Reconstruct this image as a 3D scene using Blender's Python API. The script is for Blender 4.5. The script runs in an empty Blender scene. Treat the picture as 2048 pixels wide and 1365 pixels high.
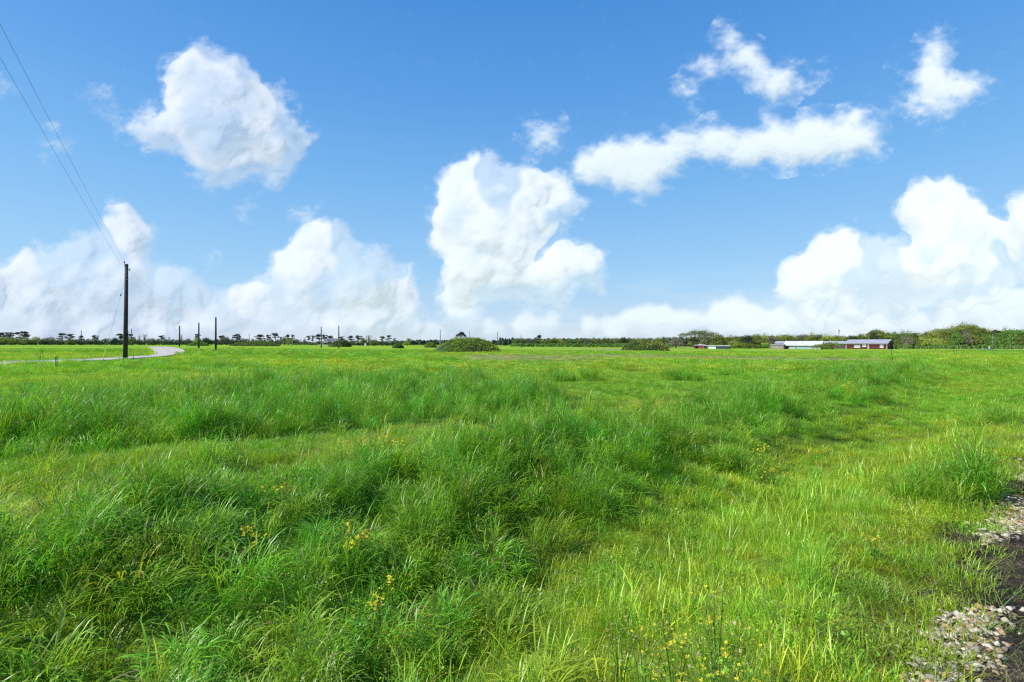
import bpy, bmesh, math, random, os
import numpy as np
from mathutils import Vector, Matrix

# ------------------------------------------------------------------ camera, sky, sun, exposure
SC = bpy.context.scene
COL = SC.collection
F = 1024.0            # focal length in pixels of the 2048 px wide photograph (18 mm on 36 mm)
HY = 687.0            # eye level in the photograph
CAMZ = 1.62
cam = bpy.data.objects.new("camera", bpy.data.cameras.new("camera"))
COL.objects.link(cam)
cam.location = (0, 0, CAMZ)
cam.data.lens = 18.0
cam.data.sensor_width = 36.0
cam.data.clip_start = 0.05
cam.data.clip_end = 40000
cam.rotation_euler = (math.radians(90) + math.atan((HY - 682.5) / F), 0, 0)
SC.camera = cam

SUN_AZ, SUN_EL = math.radians(-108), math.radians(44)     # azimuth from +Y towards +X
sdir = Vector((math.sin(SUN_AZ) * math.cos(SUN_EL), math.cos(SUN_AZ) * math.cos(SUN_EL), math.sin(SUN_EL)))
W = bpy.data.worlds.new("World")
SC.world = W
W.use_nodes = True
wn, wl = W.node_tree.nodes, W.node_tree.links
wn.clear()
sky = wn.new("ShaderNodeTexSky")
sky.sky_type = 'NISHITA'
sky.sun_disc = False
sky.sun_elevation = SUN_EL
sky.sun_rotation = SUN_AZ % (2 * math.pi)
sky.altitude = 0
sky.air_density = 1.15
sky.dust_density = 0.9
sky.ozone_density = 2.2
hs = wn.new("ShaderNodeHueSaturation")
hs.inputs["Saturation"].default_value = 1.22
hs.inputs["Value"].default_value = 1.0
bg = wn.new("ShaderNodeBackground")
bg.inputs["Strength"].default_value = 0.13
wo = wn.new("ShaderNodeOutputWorld")
wl.new(sky.outputs[0], hs.inputs["Color"])
# humid summer air: the clear-sky model blended with a paler haze that thickens towards the horizon
tc = wn.new("ShaderNodeTexCoord"); sp = wn.new("ShaderNodeSeparateXYZ"); rp = wn.new("ShaderNodeValToRGB")
sc_ = wn.new("ShaderNodeVectorMath"); sc_.operation = 'SCALE'; sc_.inputs["Scale"].default_value = 0.86 / 0.13
mxs = wn.new("ShaderNodeMixRGB"); mxs.inputs[0].default_value = 0.82
cr = rp.color_ramp
for k, (p, c) in enumerate([(0.0, (0.62, 0.74, 0.90)), (0.04, (0.50, 0.69, 0.93)), (0.12, (0.34, 0.62, 0.93)), (0.28, (0.20, 0.49, 0.89)),
                            (0.42, (0.115, 0.37, 0.82)), (0.58, (0.058, 0.27, 0.72)), (1.0, (0.03, 0.14, 0.5))]):
    e = cr.elements[k] if k < 2 else cr.elements.new(p)
    e.position = p; e.color = (*c, 1)
wl.new(tc.outputs["Generated"], sp.inputs[0]); wl.new(sp.outputs[2], rp.inputs[0]); wl.new(rp.outputs[0], sc_.inputs[0])
wl.new(hs.outputs[0], mxs.inputs[1]); wl.new(sc_.outputs[0], mxs.inputs[2])
wl.new(mxs.outputs[0], bg.inputs["Color"])
wl.new(bg.outputs[0], wo.inputs["Surface"])

sl = bpy.data.lights.new("sun", 'SUN')
sl.energy = 4.4
sl.angle = math.radians(0.53)
sl.color = (1.0, 0.955, 0.88)
so = bpy.data.objects.new("sun", sl)
so.rotation_euler = sdir.to_track_quat('Z', 'Y').to_euler()
so.location = (-30, 10, 40)
COL.objects.link(so)

SC.view_settings.view_transform = 'Standard'
SC.view_settings.look = 'None'
SC.view_settings.exposure = 0.25
SC.view_settings.gamma = 1.0
SC.cycles.max_bounces = 6
SC.cycles.diffuse_bounces = 3
SC.cycles.glossy_bounces = 2
SC.cycles.transmission_bounces = 4
SC.cycles.transparent_max_bounces = 8
SC.cycles.use_fast_gi = False
SC.cycles.use_denoising = False      # the denoiser melts fine grass into fur
SC.cycles.sample_clamp_indirect = 4.0
SC.cycles.sample_clamp_direct = 6.0
SC.cycles.filter_width = 1.3

# ------------------------------------------------------------------ helpers
rng = np.random.default_rng(11)
random.seed(5)

def tag(o, label=None, cat=None, group=None, kind=None):
    if label: o["label"] = label
    if cat: o["category"] = cat
    if group: o["group"] = group
    if kind: o["kind"] = kind
    return o

def link(o, parent=None):
    COL.objects.link(o)
    if parent is not None: o.parent = parent
    return o

def empty(name, loc=(0, 0, 0), rz=0.0):
    o = bpy.data.objects.new(name, None)
    o.location = loc
    o.rotation_euler = (0, 0, rz)
    o.empty_display_size = 0.3
    return link(o)

def mesh_np(name, V, faces_n, loops, mats, smooth=False, midx=None):
    """mesh from numpy: V (n,3), faces_n = loop count per face, loops = vertex indices"""
    me = bpy.data.meshes.new(name)
    V = np.asarray(V, np.float32); loops = np.asarray(loops, np.int32); fn = np.asarray(faces_n, np.int32)
    me.vertices.add(len(V)); me.vertices.foreach_set("co", V.ravel())
    me.loops.add(len(loops)); me.loops.foreach_set("vertex_index", loops)
    me.polygons.add(len(fn))
    st = np.zeros(len(fn), np.int32); st[1:] = np.cumsum(fn)[:-1]
    me.polygons.foreach_set("loop_start", st)
    for m in (mats if isinstance(mats, (list, tuple)) else [mats]): me.materials.append(m)
    if midx is not None: me.polygons.foreach_set("material_index", np.asarray(midx, np.int32))
    if smooth: me.polygons.foreach_set("use_smooth", np.ones(len(fn), bool))
    me.update(calc_edges=True)
    me.validate()
    return me

_tab = np.random.default_rng(3).random((512, 512))
def vnoise(x, y):
    x = np.asarray(x, float); y = np.asarray(y, float)
    xi = np.floor(x).astype(int); yi = np.floor(y).astype(int)
    fx = x - xi; fy = y - yi
    fx = fx * fx * (3 - 2 * fx); fy = fy * fy * (3 - 2 * fy)
    a = _tab[xi & 511, yi & 511]; b = _tab[(xi + 1) & 511, yi & 511]
    c = _tab[xi & 511, (yi + 1) & 511]; d = _tab[(xi + 1) & 511, (yi + 1) & 511]
    return (a * (1 - fx) + b * fx) * (1 - fy) + (c * (1 - fx) + d * fx) * fy
def fbm(x, y, oct=4, gain=0.5):
    s = 0; a = 1; t = 0
    for k in range(oct):
        s = s + a * vnoise(x * 2 ** k + 17.3 * k, y * 2 ** k + 41.7 * k); t += a; a *= gain
    return s / t
def sstep(a, b, x):
    t = np.clip((x - a) / (b - a), 0, 1)
    return t * t * (3 - 2 * t)

def mat(name, build):
    m = bpy.data.materials.new(name)
    m.use_nodes = True
    nt = m.node_tree
    nt.nodes.clear()
    out = nt.nodes.new("ShaderNodeOutputMaterial")
    build(nt.nodes, nt.links, out)
    return m

# ------------------------------------------------------------------ clouds: a relief of billows 7 km away, lit by the sun and an added glow
NORM_K = 1.25
def make_clouds():
    U0, U1, V0, V1, ST = -1.5, 1.5, -0.01, 0.80, 0.0021
    nu = int((U1 - U0) / ST) + 1; nv = int((V1 - V0) / ST) + 1
    us = np.linspace(U0, U1, nu); vs = np.linspace(V0, V1, nv)
    H = np.zeros((nv, nu)); 
    A = np.zeros((nv, nu))
    def stamp(buf, cu, cv, r, z):
        i0 = max(0, int((cu - r - U0) / ST)); i1 = min(nu, int((cu + r - U0) / ST) + 2)
        j0 = max(0, int((cv - r - V0) / ST)); j1 = min(nv, int((cv + r - V0) / ST) + 2)
        if i0 >= i1 or j0 >= j1: return
        d2 = (us[i0:i1][None, :] - cu) ** 2 + (vs[j0:j1][:, None] - cv) ** 2
        h = np.sqrt(np.maximum(r * r - d2, 0))
        h = np.where(d2 < r * r, h + z, 0)
        buf[j0:j1, i0:i1] = np.maximum(buf[j0:j1, i0:i1], h)
    R = random.Random(24)
    def grow(buf, cu, cv, r, z, gen, squash):
        stamp(buf, cu, cv, r * (1.0 if gen == 0 else 1.0), z)
        if gen >= 3 or r < 0.006: return
        n = (16, 9, 6)[gen]
        for k in range(n):
            a = R.uniform(-0.35, math.pi + 0.35) if R.random() < 0.8 else R.uniform(0, 2 * math.pi)
            e = R.uniform(0.15, 1.0) ** 0.6
            rr = r * R.uniform(0.26, 0.5)
            dd = r * e * (0.93 - 0.25 * rr / r)
            zz = z + math.sqrt(max(0, r * r - dd * dd)) - rr * 0.62
            grow(buf, cu + math.cos(a) * dd, cv + math.sin(a) * dd * squash, rr, max(zz, -rr * 0.4), gen + 1, squash)
    hard = [  # upper left cumulus
        (402,150,56),(450,178,64),(385,212,58),(430,262,82),(500,232,64),(545,285,60),(478,318,56),(345,262,40),(308,268,28),(275,258,18),
        (425,350,30),(585,295,30),(470,350,26),(562,364,20),
        # left bank
        (238,448,36),(268,488,44),(228,522,56),(168,522,50),(112,532,46),(62,560,52),(18,582,54),(130,590,76),(222,592,76),
        (60,640,66),(150,645,74),(352,572,38),(384,600,38),(322,606,48),(270,632,58),(405,640,40),(-40,590,60),(-90,640,70),(-180,620,60),
        (300,660,40),
        # second left bank
        (650,486,46),(603,530,40),(690,530,46),(745,535,42),(572,572,40),(640,580,66),(720,590,66),(792,585,42),(832,542,15),
        (482,612,40),(532,618,54),(448,640,38),(802,635,48),(705,640,68),(600,648,58),(530,665,40),
        # centre tower
        (967,328,24),(918,378,40),(893,362,20),(978,398,54),(1046,388,48),(1108,380,38),(1132,415,32),(930,450,56),(1000,476,70),
        (1060,450,46),(898,486,32),(950,540,62),(915,598,30),(925,642,36),(1000,560,50),(1058,560,40),(1132,512,30),(1168,535,38),
        (1110,566,44),(1182,562,28),(1016,588,30),
        # right bank
        (1852,392,38),(1902,408,40),(1952,412,26),(1840,432,40),(1880,480,56),(1940,480,56),(1980,470,34),(1698,482,30),
        (1640,520,40),(1600,550,38),(1680,530,54),(1760,512,38),(1780,560,70),(1860,550,66),(1930,540,66),(1978,560,36),
        (1622,590,50),(1700,590,54),(1582,588,32),(1692,462,12),(2042,412,26),(2052,452,32),(2046,502,36),(2052,548,30),(2110,470,70),(2140,560,70),(2220,600,70),
        (2300,640,60)]
    low = [(1902,622,24),(1952,618,32),(2002,608,38),(2052,618,44),(1480,606,22),(1440,638,32),(1502,645,38),(1562,648,34),
        (1382,642,26),(1272,636,30),(1312,646,34),(1232,658,26),(1622,648,34),(1700,650,36),(1182,650,22),(1102,642,24),(1052,655,28),
        (1760,655,32),(1830,655,30),(980,660,24),(1352,655,30),(100,675,40),(220,675,36),(340,675,36),(860,665,26),(760,665,34),
        (1900,668,30),(2000,665,34),(420,668,30),(660,672,34)]
    soft = [(1190,340,34),(1240,325,46),(1282,325,46),(1322,312,36),(1382,290,30),(1440,280,37),(1500,285,40),(1560,283,44),
        (1630,278,46),(1700,275,44),(1745,272,30),(1460,250,14),(1340,300,18),(1172,340,26),(1150,355,18),(1290,355,26),
        (1878,100,26),(1882,70,18),(1862,135,32),(1885,160,40),(1930,175,28),(1835,175,24),(1805,200,14),(1850,205,24),(1900,205,26),(1965,165,16),(1982,155,9),(1795,145,8),(1860,232,14),(1815,155,14),
        (1448,88,24),(1482,108,28),(1520,132,28),(1556,158,30),(1402,138,24),(1466,64,14),(1372,186,14),(1430,140,18),(1545,180,22),
        (1076,262,22),(1062,285,16),(1100,250,14),
        (605,424,14),(512,408,14),(14,160,12),(40,170,11),(66,186,9),(205,196,18),(225,208,12),(120,290,20),(98,298,14),(236,131,7),
        (1655,140,9),(1612,165,11),(300,250,24),(270,250,18),(285,240,14),(340,130,12),(575,202,10),(548,185,18),(570,225,14),(606,262,14),
        (402,515,11),(1370,205,10),(180,190,10)]
    def px(L): return [((x - 1024) / F, (HY - y) / F, r / F) for x, y, r in L]
    for cu, cv, r in px(hard): grow(H, cu, cv, r, R.uniform(-0.15, 0.38) * r, 0, 1.0)
    HL = np.zeros_like(H)
    for cu, cv, r in px(low): grow(HL, cu, cv, r, 0.0, 0, 0.7)
    HS = np.zeros_like(H)
    for cu, cv, r in px(soft): grow(HS, cu, cv, r * 1.16, 0.0, 1, 0.8)
    def blur(a, n):
        k = np.ones(2 * n + 1) / (2 * n + 1)
        for _ in range(2):
            p = np.pad(a, ((0, 0), (n, n)), mode='edge'); c = np.cumsum(np.pad(p, ((0, 0), (1, 0))), 1); a = (c[:, 2*n+1:] - c[:, :-2*n-1]) / (2*n+1)
            p = np.pad(a, ((n, n), (0, 0)), mode='edge'); c = np.cumsum(np.pad(p, ((1, 0), (0, 0))), 0); a = (c[2*n+1:] - c[:-2*n-1]) / (2*n+1)
        return a
    UU, VV = np.meshgrid(us, vs)
    # warp so that no puff stays a perfect circle
    w1 = (fbm(UU * 22, VV * 22, 5, 0.6) - 0.5) * 0.030; w2 = (fbm(UU * 22 + 90, VV * 22 + 50, 5, 0.6) - 0.5) * 0.030
    def warp(a, s=1.0):
        x = np.clip((UU + w1 * s - U0) / ST, 0, nu - 1.001); y = np.clip((VV + w2 * s - V0) / ST, 0, nv - 1.001)
        xi = x.astype(int); yi = y.astype(int); fx = x - xi; fy = y - yi
        return (a[yi, xi] * (1 - fx) + a[yi, np.minimum(xi + 1, nu - 1)] * fx) * (1 - fy) + (a[np.minimum(yi + 1, nv - 1), xi] * (1 - fx) + a[np.minimum(yi + 1, nv - 1), np.minimum(xi + 1, nu - 1)] * fx) * fy
    det = fbm(UU * 60, VV * 60, 4, 0.55)
    wisp = fbm(UU * 28 + 7, VV * 40 + 3, 6, 0.62)
    Hh = warp(H); Hl = warp(HL); Hs = warp(HS, 1.6)
    # soft lower edges: cumulus bases thin out
    b1 = blur(Hh, 2)
    below = blur((Hh > 0.003).astype(float), 12)
    soft_n = fbm(UU * 7 + 3, VV * 7 + 5, 3)
    ew = 0.012 + 0.115 * sstep(0.46, 0.66, soft_n)
    halo = blur((Hh > 0.003).astype(float), 9)
    a_h = sstep(0.001, 1.0, (b1 + (det - 0.5) * 0.012) / ew) * sstep(0.10, 0.70, below + (wisp - 0.5) * 0.7)
    a_h *= 0.25 + 0.75 * sstep(.05, .75, np.roll(np.roll(halo, 17, 0), -6, 1) + (wisp - .5) * .6)
    a_h = np.maximum(a_h, sstep(0.18, 0.75, halo + (wisp - 0.55) * 1.1) * 0.55 * sstep(0.02, 0.12, halo))
    a_h *= 1 - 0.34 * sstep(0.44, 0.66, fbm(UU * 9 + 31, VV * 12 + 5, 5, .6)) * sstep(0.03, 0.10, blur(Hh, 8))  # cover thinned in patches: blue sky showing through stands in for grey shading
    b2 = blur(Hl, 4)
    a_l = sstep(0.002, 0.022, b2 + (det - 0.5) * 0.012) * 0.74
    b3 = blur(Hs, 6)
    a_s = sstep(0.0005, 0.044, b3 + (wisp - 0.48) * 0.055 * (b3 > 0.0002)) * 0.90
    # thin veil low over the horizon
    veil = sstep(0.17, 0.0, VV) * sstep(0.35, 0.75, fbm(UU * 5, VV * 26 + 9, 5, 0.55) + 0.18 * sstep(0.1, 0.0, VV)) * 0.36
    A = 1 - (1 - a_h) * (1 - a_l) * (1 - a_s) * (1 - veil)
    A *= 1 - 0.45 * sstep(0.075, 0.0, VV) * sstep(.3, .6, fbm(UU * 6 + 5, VV * 30, 4))
    A *= sstep(U1, U1 - 0.12, np.abs(UU)) 
    relief = blur(Hh, 2) * 0.52 + blur(Hh, 5) * 0.28 + blur(Hh, 16) * 0.35
    relief = relief * (0.55 + 0.45 * sstep(0.02, 0.16, VV)) + blur(Hl, 5) * 0.5 + b3 * 0.5 + det * 0.0016 + (wisp - .5) * .004
    RD = 7000.0
    n = np.sqrt(UU ** 2 + 1 + VV ** 2)
    def surf(k):
        rad = RD * (1 - k * relief) / n * np.exp(-0.62 * np.arctan(UU) * 1.25 + 0.55 * VV)      # sheet set aslant to catch the sun: farther on the left
        return np.stack([UU * rad, rad, VV * rad + CAMZ], -1)
    V = surf(0.06).reshape(-1, 3)
    G = surf(NORM_K); gu = np.gradient(G, axis=1); gv = np.gradient(G, axis=0)
    NR = np.cross(gu, gv); NR /= np.linalg.norm(NR, axis=-1, keepdims=True)
    G = surf(0.0); NB = np.cross(np.gradient(G, axis=1), np.gradient(G, axis=0)); NB /= np.linalg.norm(NB, axis=-1, keepdims=True)
    dt = (NR * NB).sum(-1, keepdims=True); NR = NR + (0.30 + np.clip((0.68 - dt) * 3.5, 0, 3)) * NB; NR /= np.linalg.norm(NR, axis=-1, keepdims=True); NR = NR.reshape(-1, 3)      # scattered light imitated: normals eased towards the flat sheet, lightening creases
    keep = A > 0.004
    idx = np.arange(nu * nv).reshape(nv, nu)
    fk = keep[:-1, :-1] | keep[1:, :-1] | keep[:-1, 1:] | keep[1:, 1:]
    q = np.stack([idx[:-1, :-1], idx[:-1, 1:], idx[1:, 1:], idx[1:, :-1]], -1)[fk]
    used = np.unique(q); remap = np.full(nu * nv, -1); remap[used] = np.arange(len(used))
    q = remap[q]
    def bm(nd, ln, out):
        at = nd.new("ShaderNodeAttribute"); at.attribute_name = "cover"
        tr = nd.new("ShaderNodeBsdfTransparent")
        df = nd.new("ShaderNodeBsdfDiffuse"); df.inputs[0].default_value = (0.31, 0.304, 0.29, 1)
        tlc = nd.new("ShaderNodeBsdfTranslucent"); tlc.inputs[0].default_value = (0.05, 0.05, 0.05, 1); ad2 = nd.new("ShaderNodeAddShader")
        em = nd.new("ShaderNodeEmission"); em.inputs[0].default_value = (0.58, 0.67, 0.80, 1); em.inputs[1].default_value = 0.57  # even blue-grey glow put in for light scattered inside the clouds
        ad = nd.new("ShaderNodeAddShader"); mx = nd.new("ShaderNodeMixShader")
        ln.new(df.outputs[0], ad2.inputs[0]); ln.new(tlc.outputs[0], ad2.inputs[1]); ln.new(ad2.outputs[0], ad.inputs[0]); ln.new(em.outputs[0], ad.inputs[1])
        ln.new(at.outputs["Fac"], mx.inputs[0]); ln.new(tr.outputs[0], mx.inputs[1]); ln.new(ad.outputs[0], mx.inputs[2])
        ln.new(mx.outputs[0], out.inputs[0])
    m = mat("cloud_vapour_glow", bm)
    me = mesh_np("clouds", V[used], np.full(len(q), 4), q.ravel(), m, smooth=True)
    at = me.attributes.new("cover", 'FLOAT', 'POINT')
    at.data.foreach_set("value", A.ravel()[used].astype(np.float32))
    me.normals_split_custom_set_from_vertices(NR[used].tolist())
    o = bpy.data.objects.new("clouds", me)
    tag(link(o), "white cumulus clouds drifting over the blue sky", "clouds", kind="structure")
make_clouds()

# ------------------------------------------------------------------ lie of the land
TX, TY = 0.743, 0.669                        # direction of the gravel road beside the camera
def road_st(x, y): return x * TY - y * TX, x * TX + y * TY      # s: across (road side positive), t: along
def ground(x, y):
    x = np.asarray(x, float); y = np.asarray(y, float)
    s, t = road_st(x, y)
    z = -0.04 * sstep(-0.3, -0.9, s) - 0.50 * sstep(-0.8, -3.0, s) + 0.52 * sstep(-3.0, -5.4, s)
    near = sstep(40, 12, np.hypot(x, y))
    z = z * (0.35 + 0.65 * near)
    rough = sstep(-0.7, -1.6, s)
    z = z + rough * ((fbm(x * 0.55 + 5, y * 0.55 + 9, 3) - 0.5) * 0.34 * near + (fbm(x * 0.09, y * 0.09, 3) - 0.5) * 0.3 * sstep(8, 30, np.hypot(x, y)) * sstep(200, 60, np.hypot(x, y)))
    u = np.clip(x / np.maximum(y, 1e-3), -1.3, 1.3)
    u = np.where(y > 0, u, 0)
    far = np.where(u < 0, 0.62 * sstep(0, -0.6, u), -0.62 * sstep(-0.05, 0.45, u))
    z = z + far * sstep(45, 190, y)
    return z
def hit(px, py, h=0.0):
    """world point h above the ground seen at this pixel of the photograph (measuring aid)"""
    u = (px - 1024) / F; v = (HY - py) / F
    lo, hi = 1.0, 400.0
    ys = np.geomspace(1.0, 600.0, 3000)
    f = CAMZ + v * ys - ground(u * ys, ys) - h
    k = np.argmax(f < 0) if (f < 0).any() else len(ys) - 1
    Y = ys[k]
    return float(u * Y), float(Y), float(ground(u * Y, Y))
def at(px, Y): 
    x = (px - 1024) / F * Y
    return float(x), float(Y), float(ground(x, Y))
def zpix(py, Y): return CAMZ + (HY - py) / F * Y

def poly_in(x, y, P):
    inside = np.zeros(np.shape(x), bool)
    n = len(P)
    for i in range(n):
        x1, y1 = P[i]; x2, y2 = P[(i + 1) % n]
        c = ((y1 > y) != (y2 > y)) & (x < (x2 - x1) * (y - y1) / (y2 - y1 + 1e-12) + x1)
        inside ^= c
    return inside

ROAD_PAIRS = [((-420,757),(-420,768)),((-200,741),(-200,750)),((0,726.5),(0,733)),((60,724.3),(60,729.8)),((112,722.3),(112,727)),((200,718.6),(200,722.8)),((250,716),(250,720)),
    ((290,713.6),(290,717)),((308,711),(320,715)),((313,707.5),(345,711.5)),((311,704.2),(362,708)),((308,701),(369,704.6)),((305,698.3),(366,701)),
    ((303,696.3),(354,697.6)),((301,695),(340,695.3)),((296,694.2),(328,694.2))]
RL = [hit(*a)[:2] for a, b in ROAD_PAIRS]; RR = [hit(*b)[:2] for a, b in ROAD_PAIRS]
ROAD_POLY = RL + RR[::-1]

TALL_L = [(-18,10),(-15,12),(-11.4,12.6),(-10.6,15.2),(-9.2,18.0),(-7.0,21.0),(-2.2,22.0),(.6,18.6),(1.6,14.6),(1.9,12.4),(-.6,10.3),(-3.2,9.5),(-4.6,8.2),(-6.2,6.9),(-10,6.4),(-16,6.0)]
def pdist(x, y, P):
    d = np.full(np.shape(x), 1e9)
    for i in range(len(P)):
        ax, ay = P[i]; bx, by = P[(i + 1) % len(P)]
        t = np.clip(((x - ax) * (bx - ax) + (y - ay) * (by - ay)) / ((bx - ax) ** 2 + (by - ay) ** 2), 0, 1)
        d = np.minimum(d, np.hypot(x - ax - t * (bx - ax), y - ay - t * (by - ay)))
    return np.where(poly_in(x, y, P), d, -d)
TUFTS = [(*hit(1130, 762)[:2], 1.5), (*hit(1360, 760)[:2], 0.9), (*hit(1460, 752)[:2], 1.0), (*hit(430, 945)[:2], 0.5), (*hit(560, 775)[:2], 1.4),
         (*hit(640, 716)[:2], 3.2), (*hit(740, 712)[:2], 3.6), (*hit(2000, 850)[:2], 0.6), (*hit(880, 722)[:2], 3), (*hit(1240, 742)[:2], 1.0), (*hit(1640,742)[:2], 1.6),
         (*hit(1900, 1000)[:2], 0.5), (*hit(1680, 1190)[:2], 0.3), (*hit(450, 735)[:2], 2.6), (*hit(100, 745)[:2], 1.2)]
def maps(x, y):
    """tall: 0 short turf .. 1 waist-high dark grass;  lush: broad arching grass in the ditch;  bare: thin trodden ground"""
    x = np.asarray(x, float); y = np.asarray(y, float)
    s, t = road_st(x, y)
    n1 = fbm(x * 0.35 + 3, y * 0.35 + 1, 4); n2 = fbm(x * 1.1 + 8, y * 1.1 + 2, 4); n3 = fbm(x * 0.06 + 40, y * 0.06 + 12, 4)
    dl = pdist(x, y, TALL_L)
    tall = sstep(-0.25, 0.7, dl + (n2 - 0.5) * 1.3)
    c = -4.95 - 0.055 * np.maximum(t - 4, 0); wd = 1.3 + 0.035 * np.maximum(t, 0)
    band = sstep(1.0, 0.35, np.abs(s - c) / wd + (n2 - 0.5) * 1.3) * sstep(62, 40, t)
    band = band * (0.55 + 0.45 * sstep(0.35, 0.6, n1))
    tall = np.maximum(tall, band * 0.9)
    for tx, ty, r in TUFTS:
        tall = np.maximum(tall, sstep(1.15, 0.4, np.hypot(x - tx, y - ty) / r + (n2 - 0.5) * 1.2) * 0.85)
    # far field: long streaks of taller grass
    d = np.hypot(x, y)
    n4 = fbm(x * 0.028 + 9, y * 0.055 + 4, 4)
    tall = np.maximum(tall, sstep(30, 50, d) * sstep(0.54, 0.66, n4) * 0.62)
    left = sstep(0, -3, x + 1.2)
    lush = sstep(-1.25, -2.2, s + (n2 - 0.5) * 1.4) * sstep(-6.8, -5.2, s + (n1 - .5) * 2) * sstep(10, 6.5, d) * sstep(0.8, -0.8, x)
    tall = np.maximum(tall, sstep(11, 7, d) * left * 0.10 * (n1 > .3))
    bare = sstep(0.60, 0.72, n3 + 0.08 * (n1 - .5)) * sstep(35, 60, d) * (x > -8)
    for bx, by, r in [(*hit(1240, 712)[:2], 5), (*hit(1150, 714)[:2], 3.5), (*hit(1718, 730)[:2], 1.1), (*hit(1310,716)[:2], 2.2)]:
        bare = np.maximum(bare, sstep(1.2, 0.5, np.hypot((x - bx), (y - by) * 0.55) / r + (n1 - .5) * 1.0))
    tall = tall * (1 - 0.9 * bare)
    edge = sstep(-0.72, -0.25, s + (n2 - 0.5) * 0.7)         # thinning towards the gravel
    return tall, np.clip(lush, 0, 1), bare, edge

def col_grass(x, y, tall, lush, bare):
    n = fbm(x * 0.8 + 60, y * 0.8 + 3, 4)[..., None]; m = fbm(x * 0.12 + 20, y * 0.12 + 30, 3)[..., None]
    short = np.array([0.240, 0.470, 0.020]) * (1 - sstep(.35, .65, m)) + np.array([0.345, 0.495, 0.024]) * sstep(.35, .65, m)
    t = np.clip(np.maximum(tall, lush * 0.65), 0, 1)[..., None]
    dark = np.array([0.178, 0.425, 0.028])
    c = short * (1 - t) + dark * t
    c = c * (0.78 + 0.44 * n)
    s, t = road_st(x, y); dry = (sstep(-9.5, -8, s) * sstep(-5.2, -6.2, s) * sstep(22, 14, t) * sstep(.38, .6, n[..., 0]))[..., None] * (1 - np.clip(tall, 0, 1)[..., None])
    c = c * (1 - dry * .6) + np.array([.46, .47, .07]) * dry * .6
    b = bare[..., None] * 0.8
    return c * (1 - b) + np.array([0.33, 0.33, 0.15]) * b

# terrain sheet: polar grid, fine in front of the camera
def make_ground():
    ang = np.concatenate([np.radians(np.linspace(-62, 62, 520)), np.radians(np.linspace(62, 298, 60))[1:-1]])
    rad = np.concatenate([[0.05, .3, .6, .9], np.geomspace(1.2, 260, 330), np.geomspace(260, 9000, 26)[1:]])
    A_, R_ = np.meshgrid(ang, rad)
    x = np.sin(A_) * R_; y = np.cos(A_) * R_
    s, t = road_st(x, y)
    z = ground(x, y) - 0.02
    z = np.where(R_ > 250, z * 0 + ground(np.sin(A_) * 250, np.cos(A_) * 250) - 0.02, z)
    na = len(ang); nr = len(rad)
    idx = np.arange(na * nr).reshape(nr, na)
    q = np.stack([idx[:-1], np.roll(idx[:-1], -1, 1), np.roll(idx[1:], -1, 1), idx[1:]], -1)[..., ::-1].reshape(-1, 4)
    tall, lush, bare, edge = maps(x, y)
    c = col_grass(x, y, tall, lush, bare)
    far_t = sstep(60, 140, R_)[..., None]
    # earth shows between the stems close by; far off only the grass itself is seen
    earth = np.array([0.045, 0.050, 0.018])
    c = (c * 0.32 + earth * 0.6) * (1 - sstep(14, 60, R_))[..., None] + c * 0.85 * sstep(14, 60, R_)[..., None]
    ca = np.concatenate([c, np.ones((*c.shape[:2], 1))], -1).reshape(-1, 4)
    def b(nd, ln, out):
        at_ = nd.new("ShaderNodeAttribute"); at_.attribute_name = "growth"
        geo = nd.new("ShaderNodeNewGeometry")
        n1 = nd.new("ShaderNodeTexNoise"); n1.inputs["Scale"].default_value = 0.9; n1.inputs["Detail"].default_value = 10; n1.inputs["Roughness"].default_value = 0.7
        n2 = nd.new("ShaderNodeTexNoise"); n2.inputs["Scale"].default_value = 14; n2.inputs["Detail"].default_value = 6
        rp = nd.new("ShaderNodeMapRange"); rp.inputs[1].default_value = 0.3; rp.inputs[2].default_value = 0.7; rp.inputs[3].default_value = 0.55; rp.inputs[4].default_value = 1.4
        ml = nd.new("ShaderNodeVectorMath"); ml.operation = 'SCALE'
        bs = nd.new("ShaderNodeBsdfPrincipled"); bs.inputs["Roughness"].default_value = 0.9; bs.inputs["Specular IOR Level"].default_value = 0.1
        bp = nd.new("ShaderNodeBump"); bp.inputs["Strength"].default_value = 0.6; bp.inputs["Distance"].default_value = 0.08
        ln.new(geo.outputs["Position"], n1.inputs["Vector"]); ln.new(geo.outputs["Position"], n2.inputs["Vector"])
        ln.new(n1.outputs[0], rp.inputs[0]); ln.new(at_.outputs["Color"], ml.inputs[0]); ln.new(rp.outputs[0], ml.inputs["Scale"])
        ln.new(ml.outputs[0], bs.inputs["Base Color"]); ln.new(n2.outputs[0], bp.inputs["Height"]); ln.new(bp.outputs[0], bs.inputs["Normal"])
        ln.new(bs.outputs[0], out.inputs[0])
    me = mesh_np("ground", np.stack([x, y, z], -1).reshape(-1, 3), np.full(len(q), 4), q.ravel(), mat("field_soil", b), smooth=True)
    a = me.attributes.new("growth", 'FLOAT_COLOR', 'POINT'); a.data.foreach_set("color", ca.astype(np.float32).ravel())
    tag(link(bpy.data.objects.new("ground", me)), "flat green field dipping into a shallow ditch", "ground", kind="structure")
make_ground()

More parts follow.
